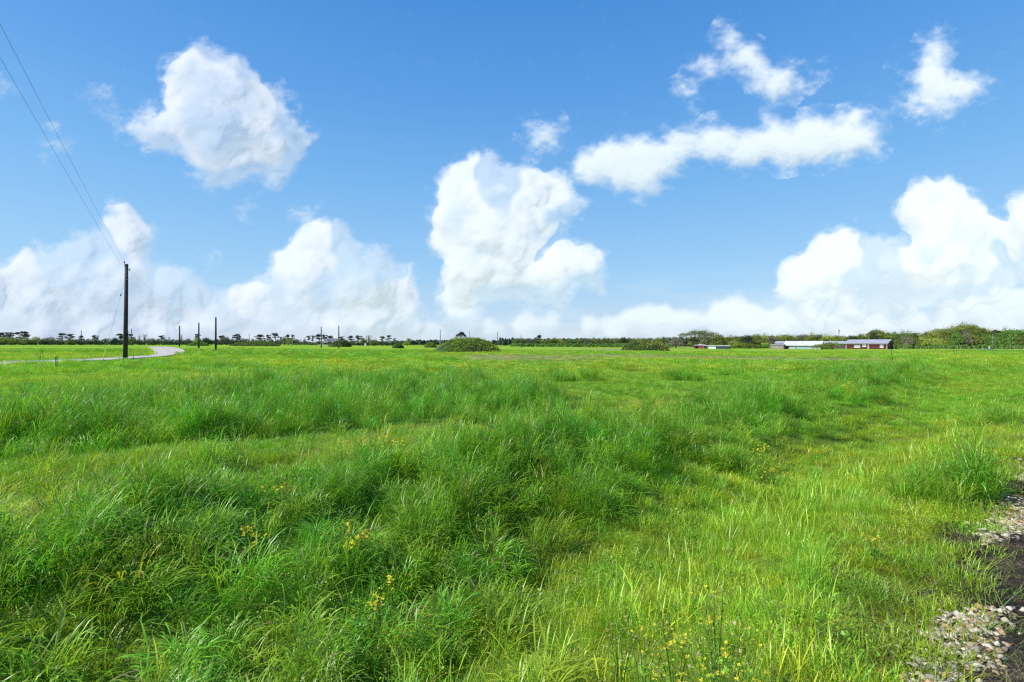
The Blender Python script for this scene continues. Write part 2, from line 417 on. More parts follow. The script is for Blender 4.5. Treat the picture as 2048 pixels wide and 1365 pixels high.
# pale concrete road bending away on the left
def principled(nd, ln, out, color, rough=0.8, spec=0.3, noise=None):
    bs = nd.new("ShaderNodeBsdfPrincipled")
    bs.inputs["Roughness"].default_value = rough; bs.inputs["Specular IOR Level"].default_value = spec
    bs.inputs["Base Color"].default_value = (*color, 1)
    if noise:
        sc, lo, hi = noise
        tc = nd.new("ShaderNodeTexCoord"); n = nd.new("ShaderNodeTexNoise"); n.inputs["Scale"].default_value = sc; n.inputs["Detail"].default_value = 6
        mr = nd.new("ShaderNodeMapRange"); mr.inputs[1].default_value = 0.3; mr.inputs[2].default_value = 0.7; mr.inputs[3].default_value = lo; mr.inputs[4].default_value = hi
        v = nd.new("ShaderNodeVectorMath"); v.operation = 'SCALE'; v.inputs[0].default_value = color
        ln.new(tc.outputs["Object"], n.inputs["Vector"]); ln.new(n.outputs[0], mr.inputs[0]); ln.new(mr.outputs[0], v.inputs["Scale"]); ln.new(v.outputs[0], bs.inputs["Base Color"])
    ln.new(bs.outputs[0], out.inputs[0])
    return bs
def M(name, color, rough=0.8, spec=0.3, noise=None):
    return mat(name, lambda nd, ln, out: principled(nd, ln, out, color, rough, spec, noise))

def strip_mesh(name, L, R, nacross, up, m, thick=0.0):
    V = []; q = []
    for a, b in zip(L, R):
        for k in range(nacross + 1):
            f = k / nacross; x = a[0] * (1 - f) + b[0] * f; y = a[1] * (1 - f) + b[1] * f
            V.append((x, y, float(ground(x, y)) + up))
    w = nacross + 1
    for i in range(len(L) - 1):
        for k in range(nacross):
            q.append((i * w + k, i * w + k + 1, (i + 1) * w + k + 1, (i + 1) * w + k))
    me = mesh_np(name, V, np.full(len(q), 4), np.array(q).ravel(), m, smooth=True)
    return me
def resample(P, n):
    out = []
    for i in range(len(P) - 1):
        for k in range(n):
            f = k / n; p0 = P[max(i - 1, 0)]; p1 = P[i]; p2 = P[i + 1]; p3 = P[min(i + 2, len(P) - 1)]
            out.append(tuple(0.5 * (2 * p1[j] + (p2[j] - p0[j]) * f + (2 * p0[j] - 5 * p1[j] + 4 * p2[j] - p3[j]) * f * f + (3 * p1[j] - p0[j] - 3 * p2[j] + p3[j]) * f ** 3) for j in (0, 1)))
    return out + [P[-1]]
RLs, RRs = resample(RL, 6), resample(RR, 6)
me = strip_mesh("road", RLs, RRs, 6, 0.10, M("road_concrete", (0.52, 0.46, 0.41), 0.9, 0.03, (0.5, 0.85, 1.12)))
tag(link(bpy.data.objects.new("road", me)), "pale grey road curving away across the left of the field", "road", kind="structure")
def kerb(P, name):
    V = []; q = []
    for i, p in enumerate(P):
        g = float(ground(*p))
        d = Vector((P[min(i + 1, len(P) - 1)][0] - P[max(i - 1, 0)][0], P[min(i + 1, len(P) - 1)][1] - P[max(i - 1, 0)][1])).normalized() * 0.09
        V += [(p[0] - d.y, p[1] + d.x, g), (p[0] - d.y, p[1] + d.x, g + 0.125), (p[0] + d.y, p[1] - d.x, g + 0.125), (p[0] + d.y, p[1] - d.x, g)]
    for i in range(len(P) - 1):
        for k in range(3): q.append((i * 4 + k, i * 4 + k + 1, i * 4 + k + 5, i * 4 + k + 4))
    o = bpy.data.objects.new(name, mesh_np(name, V, np.full(len(q), 4), np.array(q).ravel(), M("kerb_concrete", (0.50, 0.46, 0.40), 0.9, 0.05, (0.8, 0.8, 1.1))))
    return tag(link(o), None, None, kind="structure")
k1 = kerb(RLs, "kerb"); k1["label"] = "low concrete kerb along the far edge of the left road"; k1["category"] = "kerb"
k2 = kerb(RRs, "kerb"); k2["label"] = "low concrete kerb along the near edge of the left road"; k2["category"] = "kerb"

# dark broken asphalt road shoulder beside the camera
def make_shoulder():
    s = np.concatenate([np.linspace(-0.95, 1.6, 150), np.linspace(1.6, 7, 14)[1:]]); t = np.concatenate([np.linspace(-14, -1, 16)[:-1], np.linspace(-1, 12, 420), np.geomspace(12, 120, 60)[1:]])
    S, T = np.meshgrid(s, t)
    x = S * TY + T * TX; y = -S * TX + T * TY
    z = ground(x, y) + 0.012 + (fbm(S * 6, T * 6, 3) - 0.5) * 0.05 + (fbm(S * 30, T * 30, 4) - 0.5) * 0.045
    z = z - 0.06 * sstep(-0.55, -0.95, S + (fbm(S * 2, T * 2 + 4, 3) - .5) * 0.7)
    ns, n_t = len(s), len(t); idx = np.arange(ns * n_t).reshape(n_t, ns)
    q = np.stack([idx[:-1, :-1], idx[:-1, 1:], idx[1:, 1:], idx[1:, :-1]], -1).reshape(-1, 4)
    def b(nd, ln, out):
        geo = nd.new("ShaderNodeNewGeometry")
        n1 = nd.new("ShaderNodeTexNoise"); n1.inputs["Scale"].default_value = 2.2; n1.inputs["Detail"].default_value = 8
        vo = nd.new("ShaderNodeTexVoronoi"); vo.inputs["Scale"].default_value = 95
        rp = nd.new("ShaderNodeValToRGB"); e = rp.color_ramp.elements
        e[0].position = 0.36; e[0].color = (0.022, 0.019, 0.018, 1); e[1].position = 0.66; e[1].color = (0.130, 0.098, 0.068, 1)
        hv = nd.new("ShaderNodeMapRange"); hv.inputs[1].default_value = 0; hv.inputs[2].default_value = 1; hv.inputs[3].default_value = 0.45; hv.inputs[4].default_value = 2.1
        sx = nd.new("ShaderNodeSeparateXYZ"); pw = nd.new("ShaderNodeMath"); pw.operation = 'POWER'; pw.inputs[1].default_value = 3
        ml = nd.new("ShaderNodeVectorMath"); ml.operation = 'SCALE'
        bs = nd.new("ShaderNodeBsdfPrincipled"); bs.inputs["Roughness"].default_value = 0.95; bs.inputs["Specular IOR Level"].default_value = 0.08
        bp = nd.new("ShaderNodeBump"); bp.inputs["Distance"].default_value = 0.01; bp.inputs["Strength"].default_value = 0.9
        ln.new(geo.outputs["Position"], n1.inputs["Vector"]); ln.new(geo.outputs["Position"], vo.inputs["Vector"])
        ln.new(n1.outputs[0], rp.inputs[0]); ln.new(vo.outputs["Color"], sx.inputs[0]); ln.new(sx.outputs[0], pw.inputs[0]); ln.new(pw.outputs[0], hv.inputs[0])
        ln.new(rp.outputs[0], ml.inputs[0]); ln.new(hv.outputs[0], ml.inputs["Scale"]); ln.new(ml.outputs[0], bs.inputs["Base Color"])
        ln.new(vo.outputs["Distance"], bp.inputs["Height"]); ln.new(bp.outputs[0], bs.inputs["Normal"]); ln.new(bs.outputs[0], out.inputs[0])
    me = mesh_np("road_shoulder", np.stack([x, y, z], -1).reshape(-1, 3), np.full(len(q), 4), q.ravel(), mat("broken_asphalt", b), smooth=True)
    tag(link(bpy.data.objects.new("road_shoulder", me)), "crumbling dark asphalt road shoulder in the lower right corner", "road", kind="structure")
make_shoulder()

# ------------------------------------------------------------------ plants that nobody could count: instanced tufts
def blades(n, R, L, w, th0, curl, seg=4, rs=0, seed_head=0.0, zoff=0.0):
    r = np.random.default_rng(rs)
    a0 = r.random(n) * 2 * np.pi; rr = R * np.sqrt(r.random(n))
    bx, by = np.cos(a0) * rr, np.sin(a0) * rr
    az = a0 + r.normal(0, 0.9, n)
    Ln = r.uniform(*L, n); wd = r.uniform(*w, n); t0 = r.uniform(*th0, n); cu = r.uniform(*curl, n)
    tw = r.normal(0, 0.5, n)
    P = np.zeros((n, seg + 1, 3)); P[:, 0, 0] = bx; P[:, 0, 1] = by; P[:, 0, 2] = -0.03 + zoff * r.random(n) ** 0.75
    for k in range(1, seg + 1):
        f = (k - 0.5) / seg
        th = np.minimum(t0 + cu * f * f, 2.6)
        d = Ln / seg
        P[:, k, 0] = P[:, k - 1, 0] + np.sin(th) * np.cos(az) * d
        P[:, k, 1] = P[:, k - 1, 1] + np.sin(th) * np.sin(az) * d
        P[:, k, 2] = P[:, k - 1, 2] + np.cos(th) * d
    V = []; cnt = []; lp = []; hb = []; rb = []
    rand = r.random(n)
    prof = [0.55, 0.9, 1.0, 0.9, 0.75, 0.5, 0.3][:seg] if seg >= 3 else [0.8, 0.9]
    for i in range(n):
        b0 = len(V)
        for k in range(seg):
            pw = prof[k] * wd[i] * 0.5
            if seed_head and k >= seg - 2: pw = wd[i] * 1.5
            an = az[i] + math.pi / 2 + tw[i] * k / seg
            dx, dy = math.cos(an) * pw, math.sin(an) * pw
            V.append((P[i, k, 0] - dx, P[i, k, 1] - dy, P[i, k, 2])); V.append((P[i, k, 0] + dx, P[i, k, 1] + dy, P[i, k, 2]))
            hb += [k / seg] * 2; rb += [rand[i]] * 2
        V.append(tuple(P[i, seg])); hb.append(1.0); rb.append(rand[i])
        for k in range(seg - 1):
            lp += [b0 + 2 * k, b0 + 2 * k + 1, b0 + 2 * k + 3, b0 + 2 * k + 2]; cnt.append(4)
        k = seg - 1
        lp += [b0 + 2 * k, b0 + 2 * k + 1, b0 + 2 * seg]; cnt.append(3)
    return V, cnt, lp, hb, rb
def merge(*ds):
    V = []; cnt = []; lp = []; hb = []; rb = []
    for d in ds:
        lp += [i + len(V) for i in d[2]]; V += d[0]; cnt += d[1]; hb += d[3]; rb += d[4]
    return V, cnt, lp, hb, rb
def leaves(n, R, H, sz, rs=0):
    r = np.random.default_rng(rs); V = []; cnt = []; lp = []; hb = []; rb = []
    for i in range(n):
        a = r.random() * 6.28; d = R * math.sqrt(r.random()); z = H * r.random() ** 0.7 * (1 - 0.5 * (d / R) ** 2)
        c = Vector((math.cos(a) * d, math.sin(a) * d, z)); s_ = r.uniform(*sz)
        nrm = Vector((r.normal(0, .5), r.normal(0, .5), 1)).normalized(); u = nrm.orthogonal().normalized(); u.rotate(Matrix.Rotation(r.random() * 6.28, 3, nrm)); v = nrm.cross(u)
        b0 = len(V); rd = r.random()
        for ang in range(5):
            q = ang * 2 * math.pi / 5
            p = c + u * math.cos(q) * s_ + v * math.sin(q) * s_ * 0.6 + nrm * (0.15 * s_ * (ang % 2)); V.append(tuple(p)); hb.append(0.6); rb.append(rd)
        lp += list(range(b0, b0 + 5)); cnt.append(5)
        # stalk
        b0 = len(V)
        V += [(c.x * .6 - .001, c.y * .6, -0.02), (c.x * .6 + .001, c.y * .6, -0.02), tuple(c)]; hb += [0, 0, .5]; rb += [rd] * 3; lp += [b0, b0 + 1, b0 + 2]; cnt.append(3)
    return V, cnt, lp, hb, rb

def grass_mat(name, attr_type='INSTANCER', straw=0.035, gloss=0.10):
    def b(nd, ln, out):
        ti = nd.new("ShaderNodeAttribute"); ti.attribute_type = attr_type; ti.attribute_name = "tint"
        rb = nd.new("ShaderNodeAttribute"); rb.attribute_name = "blade_rand"
        hb = nd.new("ShaderNodeAttribute"); hb.attribute_name = "blade_h"
        mr = nd.new("ShaderNodeMapRange"); mr.inputs[3].default_value = 0.62; mr.inputs[4].default_value = 1.45
        ml = nd.new("ShaderNodeVectorMath"); ml.operation = 'SCALE'
        ln.new(rb.outputs["Fac"], mr.inputs[0]); ln.new(ti.outputs["Color"], ml.inputs[0]); ln.new(mr.outputs[0], ml.inputs["Scale"])
        # a few blades gone straw-coloured
        gt = nd.new("ShaderNodeMath"); gt.operation = 'LESS_THAN'; gt.inputs[1].default_value = straw
        mx = nd.new("ShaderNodeMixRGB"); mx.inputs[2].default_value = (0.36, 0.31, 0.14, 1)
        ln.new(rb.outputs["Fac"], gt.inputs[0]); ln.new(gt.outputs[0], mx.inputs[0]); ln.new(ml.outputs[0], mx.inputs[1])
        df = nd.new("ShaderNodeBsdfDiffuse"); tl = nd.new("ShaderNodeBsdfTranslucent"); gl = nd.new("ShaderNodeBsdfGlossy")
        gl.inputs["Roughness"].default_value = 0.42; gl.inputs["Color"].default_value = (0.85, 0.95, 0.85, 1)
        hs = nd.new("ShaderNodeMixRGB"); hs.blend_type = 'MULTIPLY'; hs.inputs[0].default_value = 1; hs.inputs[2].default_value = (1.35, 1.25, 0.6, 1)
        ln.new(mx.outputs[0], df.inputs[0]); ln.new(mx.outputs[0], hs.inputs[1]); ln.new(hs.outputs[0], tl.inputs[0])
        m1 = nd.new("ShaderNodeMixShader"); m1.inputs[0].default_value = 0.42
        m2 = nd.new("ShaderNodeMixShader"); m2.inputs[0].default_value = gloss
        ln.new(df.outputs[0], m1.inputs[1]); ln.new(tl.outputs[0], m1.inputs[2]); ln.new(m1.outputs[0], m2.inputs[1]); ln.new(gl.outputs[0], m2.inputs[2])
        ln.new(m2.outputs[0], out.inputs[0])
    return mat(name, b)
GM = grass_mat("grass_blade", straw=0.055, gloss=0.04)
LIB = []          # tuft meshes, shared by the instanced grass
def lib(name, data):
    V, cnt, lp, hb, rb = data
    me = mesh_np(name, V, cnt, lp, GM, smooth=False)
    a = me.attributes.new("blade_h", 'FLOAT', 'POINT'); a.data.foreach_set("value", np.array(hb, np.float32))
    a = me.attributes.new("blade_rand", 'FLOAT', 'POINT'); a.data.foreach_set("value", np.array(rb, np.float32))
    LIB.append(bpy.data.objects.new("tuft_%02d_" % len(LIB) + name, me))
    return len(LIB) - 1
K = {}
K['tall'] = [lib("tall", merge(blades(98, .14, (.13, .29), (.0048, .0076), (.15, .8), (.8, 2.5), 4, 10 + i, zoff=.34), blades(22, .11, (.30, .52), (.002, .0035), (.02, .25), (.1, .9), 4, 15 + i))) for i in range(4)]
K['lush'] = [lib("lush", blades(98, .14, (.10, .24), (.0048, .0080), (.2, 1.0), (1.0, 2.6), 4, 20 + i, zoff=.20)) for i in range(4)]
K['arch'] = [lib('arch', blades(12, .16, (.32, .62), (.005, .009), (.15, .7), (1.2, 3.0), 7, 25 + i)) for i in range(3)]
K['short'] = [lib("short", blades(130, .17, (.05, .14), (.0026, .0046), (.1, 1.0), (.3, 1.8), 3, 30 + i)) for i in range(4)]
K['thin'] = [lib("thin", blades(14, .10, (.26, .48), (.0013, .0022), (.02, .28), (.15, .9), 6, 40 + i, seed_head=1)) for i in range(3)]
K['weed'] = [lib("weed", leaves(130, .2, .16, (.006, .012), 50 + i)) for i in range(3)]
K['tallfar'] = [lib("tallfar", merge(blades(170, .5, (.15, .30), (.010, .016), (.15, .8), (.8, 2.3), 3, 60 + i, zoff=.30), blades(30, .5, (.3, .5), (.006, .009), (.02, .3), (.1, .8), 2, 65 + i))) for i in range(3)]
K['shortfar'] = [lib("shortfar", blades(230, .62, (.07, .18), (.010, .016), (.1, .9), (.2, 1.0), 2, 70 + i)) for i in range(3)]
K['runner'] = [lib("runner", blades(22, .14, (.10, .30), (.0022, .004), (.9, 1.35), (.1, .5), 5, 80 + i)) for i in range(3)]
TUFTCOL = bpy.data.collections.new("tufts")
for o in LIB: TUFTCOL.objects.link(o)

def scatter_obj(name, label, cat, pts):
    """one stuff object: a cloud of points that carries a tuft at each point"""
    P = np.concatenate([p[0] for p in pts]); kd = np.concatenate([p[1] for p in pts]); rt = np.concatenate([p[2] for p in pts])
    sc = np.concatenate([p[3] for p in pts]); tn = np.concatenate([p[4] for p in pts])
    me = bpy.data.meshes.new(name)
    me.vertices.add(len(P)); me.vertices.foreach_set("co", P.astype(np.float32).ravel())
    a = me.attributes.new("variant", 'INT', 'POINT'); a.data.foreach_set("value", kd.astype(np.int32))
    a = me.attributes.new("spin", 'FLOAT_VECTOR', 'POINT'); a.data.foreach_set("vector", rt.astype(np.float32).ravel())
    a = me.attributes.new("grow", 'FLOAT_VECTOR', 'POINT'); a.data.foreach_set("vector", sc.astype(np.float32).ravel())
    a = me.attributes.new("tint", 'FLOAT_COLOR', 'POINT'); a.data.foreach_set("color", np.concatenate([tn, np.ones((len(tn), 1))], 1).astype(np.float32).ravel())
    me.materials.append(GM)
    o = link(bpy.data.objects.new(name, me))
    tag(o, label, cat, kind="stuff")
    g = bpy.data.node_groups.get("tuft_scatter")
    if g is None:
        g = bpy.data.node_groups.new("tuft_scatter", 'GeometryNodeTree')
        g.interface.new_socket("Geometry", in_out='INPUT', socket_type='NodeSocketGeometry')
        g.interface.new_socket("Geometry", in_out='OUTPUT', socket_type='NodeSocketGeometry')
        N, L = g.nodes, g.links
        gi = N.new("NodeGroupInput"); go = N.new("NodeGroupOutput")
        ci = N.new("GeometryNodeCollectionInfo"); ci.inputs["Collection"].default_value = TUFTCOL
        ci.inputs["Separate Children"].default_value = True; ci.inputs["Reset Children"].default_value = True
        ip = N.new("GeometryNodeInstanceOnPoints"); ip.inputs["Pick Instance"].default_value = True
        def na(n_, ty):
            q = N.new("GeometryNodeInputNamedAttribute"); q.data_type = ty; q.inputs["Name"].default_value = n_; return q.outputs["Attribute"]
        L.new(gi.outputs[0], ip.inputs["Points"]); L.new(ci.outputs[0], ip.inputs["Instance"])
        L.new(na("variant", 'INT'), ip.inputs["Instance Index"])
        er = N.new("FunctionNodeEulerToRotation"); L.new(na("spin", 'FLOAT_VECTOR'), er.inputs[0]); L.new(er.outputs[0], ip.inputs["Rotation"])
        L.new(na("grow", 'FLOAT_VECTOR'), ip.inputs["Scale"])
        L.new(ip.outputs[0], go.inputs[0])
    md = o.modifiers.new("scatter", 'NODES'); md.node_group = g
    return o

def sample(d0, d1, dens, umax=1.28):
    """random points in the wedge the photograph could see between two distances"""
    if d1 > 9.5:
        n = int(umax * (d1 ** 2 - d0 ** 2) * dens)
        y = np.sqrt(rng.uniform(d0 ** 2, d1 ** 2, n)); x = rng.uniform(-umax, umax, n) * y
        return x, y
    hw = umax * d1 + 3; n = int(2 * hw * (d1 - d0) * dens)      # close by: room for a step to either side
    y = rng.uniform(d0, d1, n); x = rng.uniform(-hw, hw, n); k = np.abs(x) < umax * y + 3
    return x[k], y[k]
def keep_off_roads(x, y):
    s, t = road_st(x, y)
    k = s < -0.46
    f = y > 20
    near_ = f & (x < -20) & (x > -150)
    if near_.any():
        i = np.where(near_)[0]; k[i[pdist(x[i], y[i], ROAD_POLY) > -0.6]] = False
    return k
def pack(x, y, kinds, hs, tint, xy=None, tilt=0.12):
    n = len(x)
    kd = rng.choice(kinds, n)
    rt = np.stack([rng.normal(0, tilt, n), rng.normal(0, tilt, n), rng.uniform(0, 6.283, n)], -1)
    xy = np.ones(n) if xy is None else xy
    sc = np.stack([xy, xy, hs], -1)
    hsv = 1 + rng.normal(0, 0.13, (n, 1)); yel = rng.normal(0, 0.14, n)
    tn = np.clip(tint * hsv, 0.004, 0.8); tn[:, 0] *= np.clip(1 + yel * 1.6, .5, 1.7)
    return np.stack([x, y, ground(x, y)], -1), kd, rt, sc, tn
TALLP, SHORTP, WEEDP, RUNP = [], [], [], []
def fill(d0, d1, ds, dt, dl, far=False):
    x, y = sample(d0, d1, ds); k = keep_off_roads(x, y); x, y = x[k], y[k]
    tall, lush, bare, edge = maps(x, y)
    k = rng.random(len(x)) > np.maximum(bare * 0.75, np.maximum(tall, lush) * 0.55)
    k &= rng.random(len(x)) > edge * 0.75
    x, y, tall, lush, bare, edge = [q[k] for q in (x, y, tall, lush, bare, edge)]
    hs = (0.75 + 0.9 * fbm(x * 1.7, y * 1.7, 3)) * rng.uniform(0.7, 1.35, len(x)) * (1 - 0.5 * bare)
    SHORTP.append(pack(x, y, K['shortfar' if far else 'short'], hs, col_grass(x, y, tall * .5, lush * .5, bare), rng.uniform(.8, 1.25, len(x))))
    x, y = sample(d0, d1, dt); k = keep_off_roads(x, y); x, y = x[k], y[k]
    tall, lush, bare, edge = maps(x, y)
    k = (rng.random(len(x)) < tall * 1.1 * sstep(.28, .46, fbm(x * 2.2 + 4, y * 2.2, 3) + (.2 if far else 0))) & (tall > 0.12) & (edge < .4)
    x, y, tall, lush, bare = [q[k] for q in (x, y, tall, lush, bare)]
    hs = (0.38 + 0.68 * tall) * rng.uniform(0.65, 1.25, len(x)) * (0.35 + 1.3 * sstep(.25, .75, fbm(x * 2.2 + 4, y * 2.2, 3)))
    TALLP.append(pack(x, y, K['tallfar' if far else 'tall'], hs, col_grass(x, y, tall, lush, bare), rng.uniform(.8, 1.2, len(x)), 0.16))
    if dl:
        x, y = sample(d0, d1, dl); k = keep_off_roads(x, y); x, y = x[k], y[k]
        tall, lush, bare, edge = maps(x, y)
        tuft = fbm(x * 1.6 + 11, y * 1.6 + 5, 3)
        k = (rng.random(len(x)) < lush * sstep(.34, .56, tuft) * 1.0) & (edge < .3)
        X, Y_, T, L_, B = [q[k] for q in (x, y, tall, lush, bare)]
        TALLP.append(pack(X, Y_, K['lush'], rng.uniform(.55, 1.25, len(X)) * (0.55 + 0.9 * tuft[k]), col_grass(X, Y_, T, L_, B) * 0.95, rng.uniform(.8, 1.3, len(X)), 0.2))
        k = (rng.random(len(x)) < .10 * lush + .06 * tall) & (edge < .3)
        X, Y_, T, L_, B = [q[k] for q in (x, y, tall, lush, bare)]
        TALLP.append(pack(X, Y_, K['arch'], rng.uniform(.6, 1.0, len(X)), col_grass(X, Y_, T * .7, L_ * .7, B) * 1.1, rng.uniform(.8, 1.2, len(X)), 0.15))
        # light upright stalks with seed heads
        k = rng.random(len(x)) < 0.10 + 0.32 * sstep(-1.2, -1.8, road_st(x, y)[0]) * sstep(-3.4, -2.2, road_st(x, y)[0]) * sstep(-.6, .6, x) + (.05 + .25 * (y > 9)) * tall
        k &= edge < .5
        X, Y_, T, L_, B = [q[k] for q in (x, y, tall, lush, bare)]
        TALLP.append(pack(X, Y_, K['thin'], rng.uniform(.5, 1.05, len(X)), col_grass(X, Y_, T * .5, L_ * .5, B) * 1.1 + np.array([.04, .03, .01]), rng.uniform(.8, 1.3, len(X)), 0.1))
        k = rng.random(len(x)) < 0.22 * sstep(.5, .62, fbm(x * .8 + 77, y * .8, 3)) + 0.35 * lush * (tuft < .42)
        k &= edge < .6
        X, Y_, T, L_, B = [q[k] for q in (x, y, tall, lush, bare)]
        WEEDP.append(pack(X, Y_, K['weed'], rng.uniform(.5, 1.3, len(X)), col_grass(X, Y_, T, L_, B) * 0.9, rng.uniform(.7, 1.2, len(X))))
fill(1.1, 9, 44, 38, 36)
fill(9, 28, 18, 18, 4)
fill(28, 120, 1.9, 1.6, 0, far=True)
# creepers over the broken asphalt
x, y = sample(1.0, 9, 90); s, t = road_st(x, y)
k = (s > -1.2) & (rng.random(len(x)) < 0.75 * sstep(.34, .56, fbm(x * 2 + 6, y * 2, 3)) * sstep(2.2, 0.2, s) + .04)
x, y = x[k], y[k]
RUNP.append(pack(x, y, K['runner'], np.ones(len(x)), np.array([[.16, .20, .05]]) * rng.uniform(.6, 1.5, (len(x), 1)) + np.array([[.12, .07, .03]]) * rng.random((len(x), 1)), rng.uniform(.6, 1.3, len(x)), .1))
x, y = sample(1.0, 9, 70); s, t = road_st(x, y)
k = (s > -0.7) & (rng.random(len(x)) < 0.28 * sstep(.44, .62, fbm(x * 2.3 + 16, y * 2.3, 3)) * sstep(1.2, 0.0, s))
x, y = x[k], y[k]
RUNP.append(pack(x, y, K['short'], rng.uniform(.3, .8, len(x)), np.array([[.13, .21, .03]]) * np.ones((len(x), 1)), rng.uniform(.3, .9, len(x))))
scatter_obj("short_grass", "bright yellow-green short grass covering the field", "grass", SHORTP)
scatter_obj("tall_grass", "dark green tall arching grass in patches and along the ditch", "grass", TALLP)
scatter_obj("ground_weeds", "low leafy weeds among the grass by the ditch", "weeds", WEEDP)
scatter_obj("creeping_grass", "straw and green runners creeping over the dark asphalt", "grass", RUNP)

# ------------------------------------------------------------------ stones along the asphalt edge
def stones():
    r = np.random.default_rng(77); bmt = bmesh.new(); bmesh.ops.create_icosphere(bmt, subdivisions=1, radius=1)
    bv = np.array([v.co[:] for v in bmt.verts]); bf = np.array([[v.index for v in f.verts] for f in bmt.faces]); bmt.free()
    V = []; L = []; C = []; nb = 0
    n = 16000
    t = r.uniform(0.5, 16, n) ** 1.0; s = -0.42 + r.normal(0, 0.09, n) 
    s = np.where(r.random(n) < .10, r.uniform(-.7, 1.4, n), s)
    x = s * TY + t * TX; y = -s * TX + t * TY
    m = fbm(t * 1.1 + 3, s * 1.5, 3)
    k = (m > .50) & (r.random(n) < np.where(s > -.25, .18, .95) * sstep(12, 5, t))
    x, y, s = x[k], y[k], s[k]
    g = ground(x, y)
    for i in range(len(x)):
        sz = .005 + .021 * r.random() ** 1.8 * (1.0 if s[i] < -.2 else .5)
        v = bv * (1 + r.normal(0, .30, (len(bv), 1))) * np.array([1, r.uniform(.6, .95), r.uniform(.35, .65)]) * sz
        a = r.random() * 6.28; v = v @ np.array([[math.cos(a), -math.sin(a), 0], [math.sin(a), math.cos(a), 0], [0, 0, 1]])
        V.append(v + np.array([x[i], y[i], g[i] + sz * .35 + r.random() * .012])); L.append(bf + nb); nb += len(bv)
        c = np.array([.66, .58, .44]) * r.uniform(.4, 1.1) if r.random() < .80 else np.array([.45, .30, .16]) * r.uniform(.6, 1.2)
        C.append(np.tile([*c, 1], (len(bv), 1)))
    def b(nd, ln, out):
        bs = principled(nd, ln, out, (.4, .4, .4), .85, .25)
        a_ = nd.new("ShaderNodeAttribute"); a_.attribute_name = "stone_colour"
        n = nd.new("ShaderNodeTexNoise"); n.inputs["Scale"].default_value = 60; mr = nd.new("ShaderNodeMapRange"); mr.inputs[3].default_value = .6; mr.inputs[4].default_value = 1.3
        geo = nd.new("ShaderNodeNewGeometry"); sc = nd.new("ShaderNodeVectorMath"); sc.operation = 'SCALE'
        ln.new(geo.outputs["Position"], n.inputs["Vector"]); ln.new(n.outputs[0], mr.inputs[0]); ln.new(a_.outputs["Color"], sc.inputs[0]); ln.new(mr.outputs[0], sc.inputs["Scale"]); ln.new(sc.outputs[0], bs.inputs["Base Color"])
    L = np.concatenate(L)
    me = mesh_np("gravel", np.concatenate(V), np.full(len(L), 3), L.ravel(), mat("pale_stone", b))
    a = me.attributes.new("stone_colour", 'FLOAT_COLOR', 'POINT'); a.data.foreach_set("color", np.concatenate(C).astype(np.float32).ravel())
    tag(link(bpy.data.objects.new("gravel", me)), "pale and rusty broken stones along the edge of the dark asphalt", "gravel", kind="stuff")
stones()

# ------------------------------------------------------------------ mesh builder for the built things
class MB:
    def __init__(s): s.v = []; s.f = []
    def quad(s, *p):
        b = len(s.v); s.v += [tuple(q) for q in p]; s.f.append(tuple(range(b, b + len(p))))
    def box(s, x0, y0, z0, x1, y1, z1):
        b = len(s.v); s.v += [(x0,y0,z0),(x1,y0,z0),(x1,y1,z0),(x0,y1,z0),(x0,y0,z1),(x1,y0,z1),(x1,y1,z1),(x0,y1,z1)]
        s.f += [tuple(b + i for i in f) for f in ((0,3,2,1),(4,5,6,7),(0,1,5,4),(1,2,6,5),(2,3,7,6),(3,0,4,7))]
    def tube(s, P, r, n=8, cap=True):
        P = [Vector(p) for p in P]; rs = r if isinstance(r, (list, tuple)) else [r] * len(P)
        rings = []
        for i, p in enumerate(P):
            d = (P[min(i + 1, len(P) - 1)] - P[max(i - 1, 0)]).normalized()
            u = d.cross(Vector((0, 1, 0.01))).normalized() if abs(d.y) < .95 else d.cross(Vector((1, 0, 0))).normalized(); w = d.cross(u)
            b = len(s.v)
            for k in range(n):
                a = 2 * math.pi * k / n; s.v.append(tuple(p + (u * math.cos(a) + w * math.sin(a)) * rs[i]))
            rings.append(b)
        for a, b in zip(rings, rings[1:]):
            for k in range(n): s.f.append((a + k, a + (k + 1) % n, b + (k + 1) % n, b + k))
        if cap:
            s.f.append(tuple(rings[0] + k for k in range(n))[::-1]); s.f.append(tuple(rings[-1] + k for k in range(n)))
    def prism(s, prof, a, b):
        """profile in (y,z) swept along x from a to b"""
        n = len(prof); o = len(s.v)
        s.v += [(a, y, z) for y, z in prof] + [(b, y, z) for y, z in prof]
        s.f.append(tuple(o + k for k in range(n))); s.f.append(tuple(o + n + k for k in range(n))[::-1])
        for k in range(n): s.f.append((o + k, o + (k + 1) % n, o + n + (k + 1) % n, o + n + k))
    def build(s, name, m, parent=None, smooth=False):
        me = bpy.data.meshes.new(name); me.from_pydata(s.v, [], s.f); me.materials.append(m)
        bm = bmesh.new(); bm.from_mesh(me); bmesh.ops.recalc_face_normals(bm, faces=bm.faces); bm.to_mesh(me); bm.free()
        if smooth:
            for p in me.polygons: p.use_smooth = True
        return link(bpy.data.objects.new(name, me), parent)

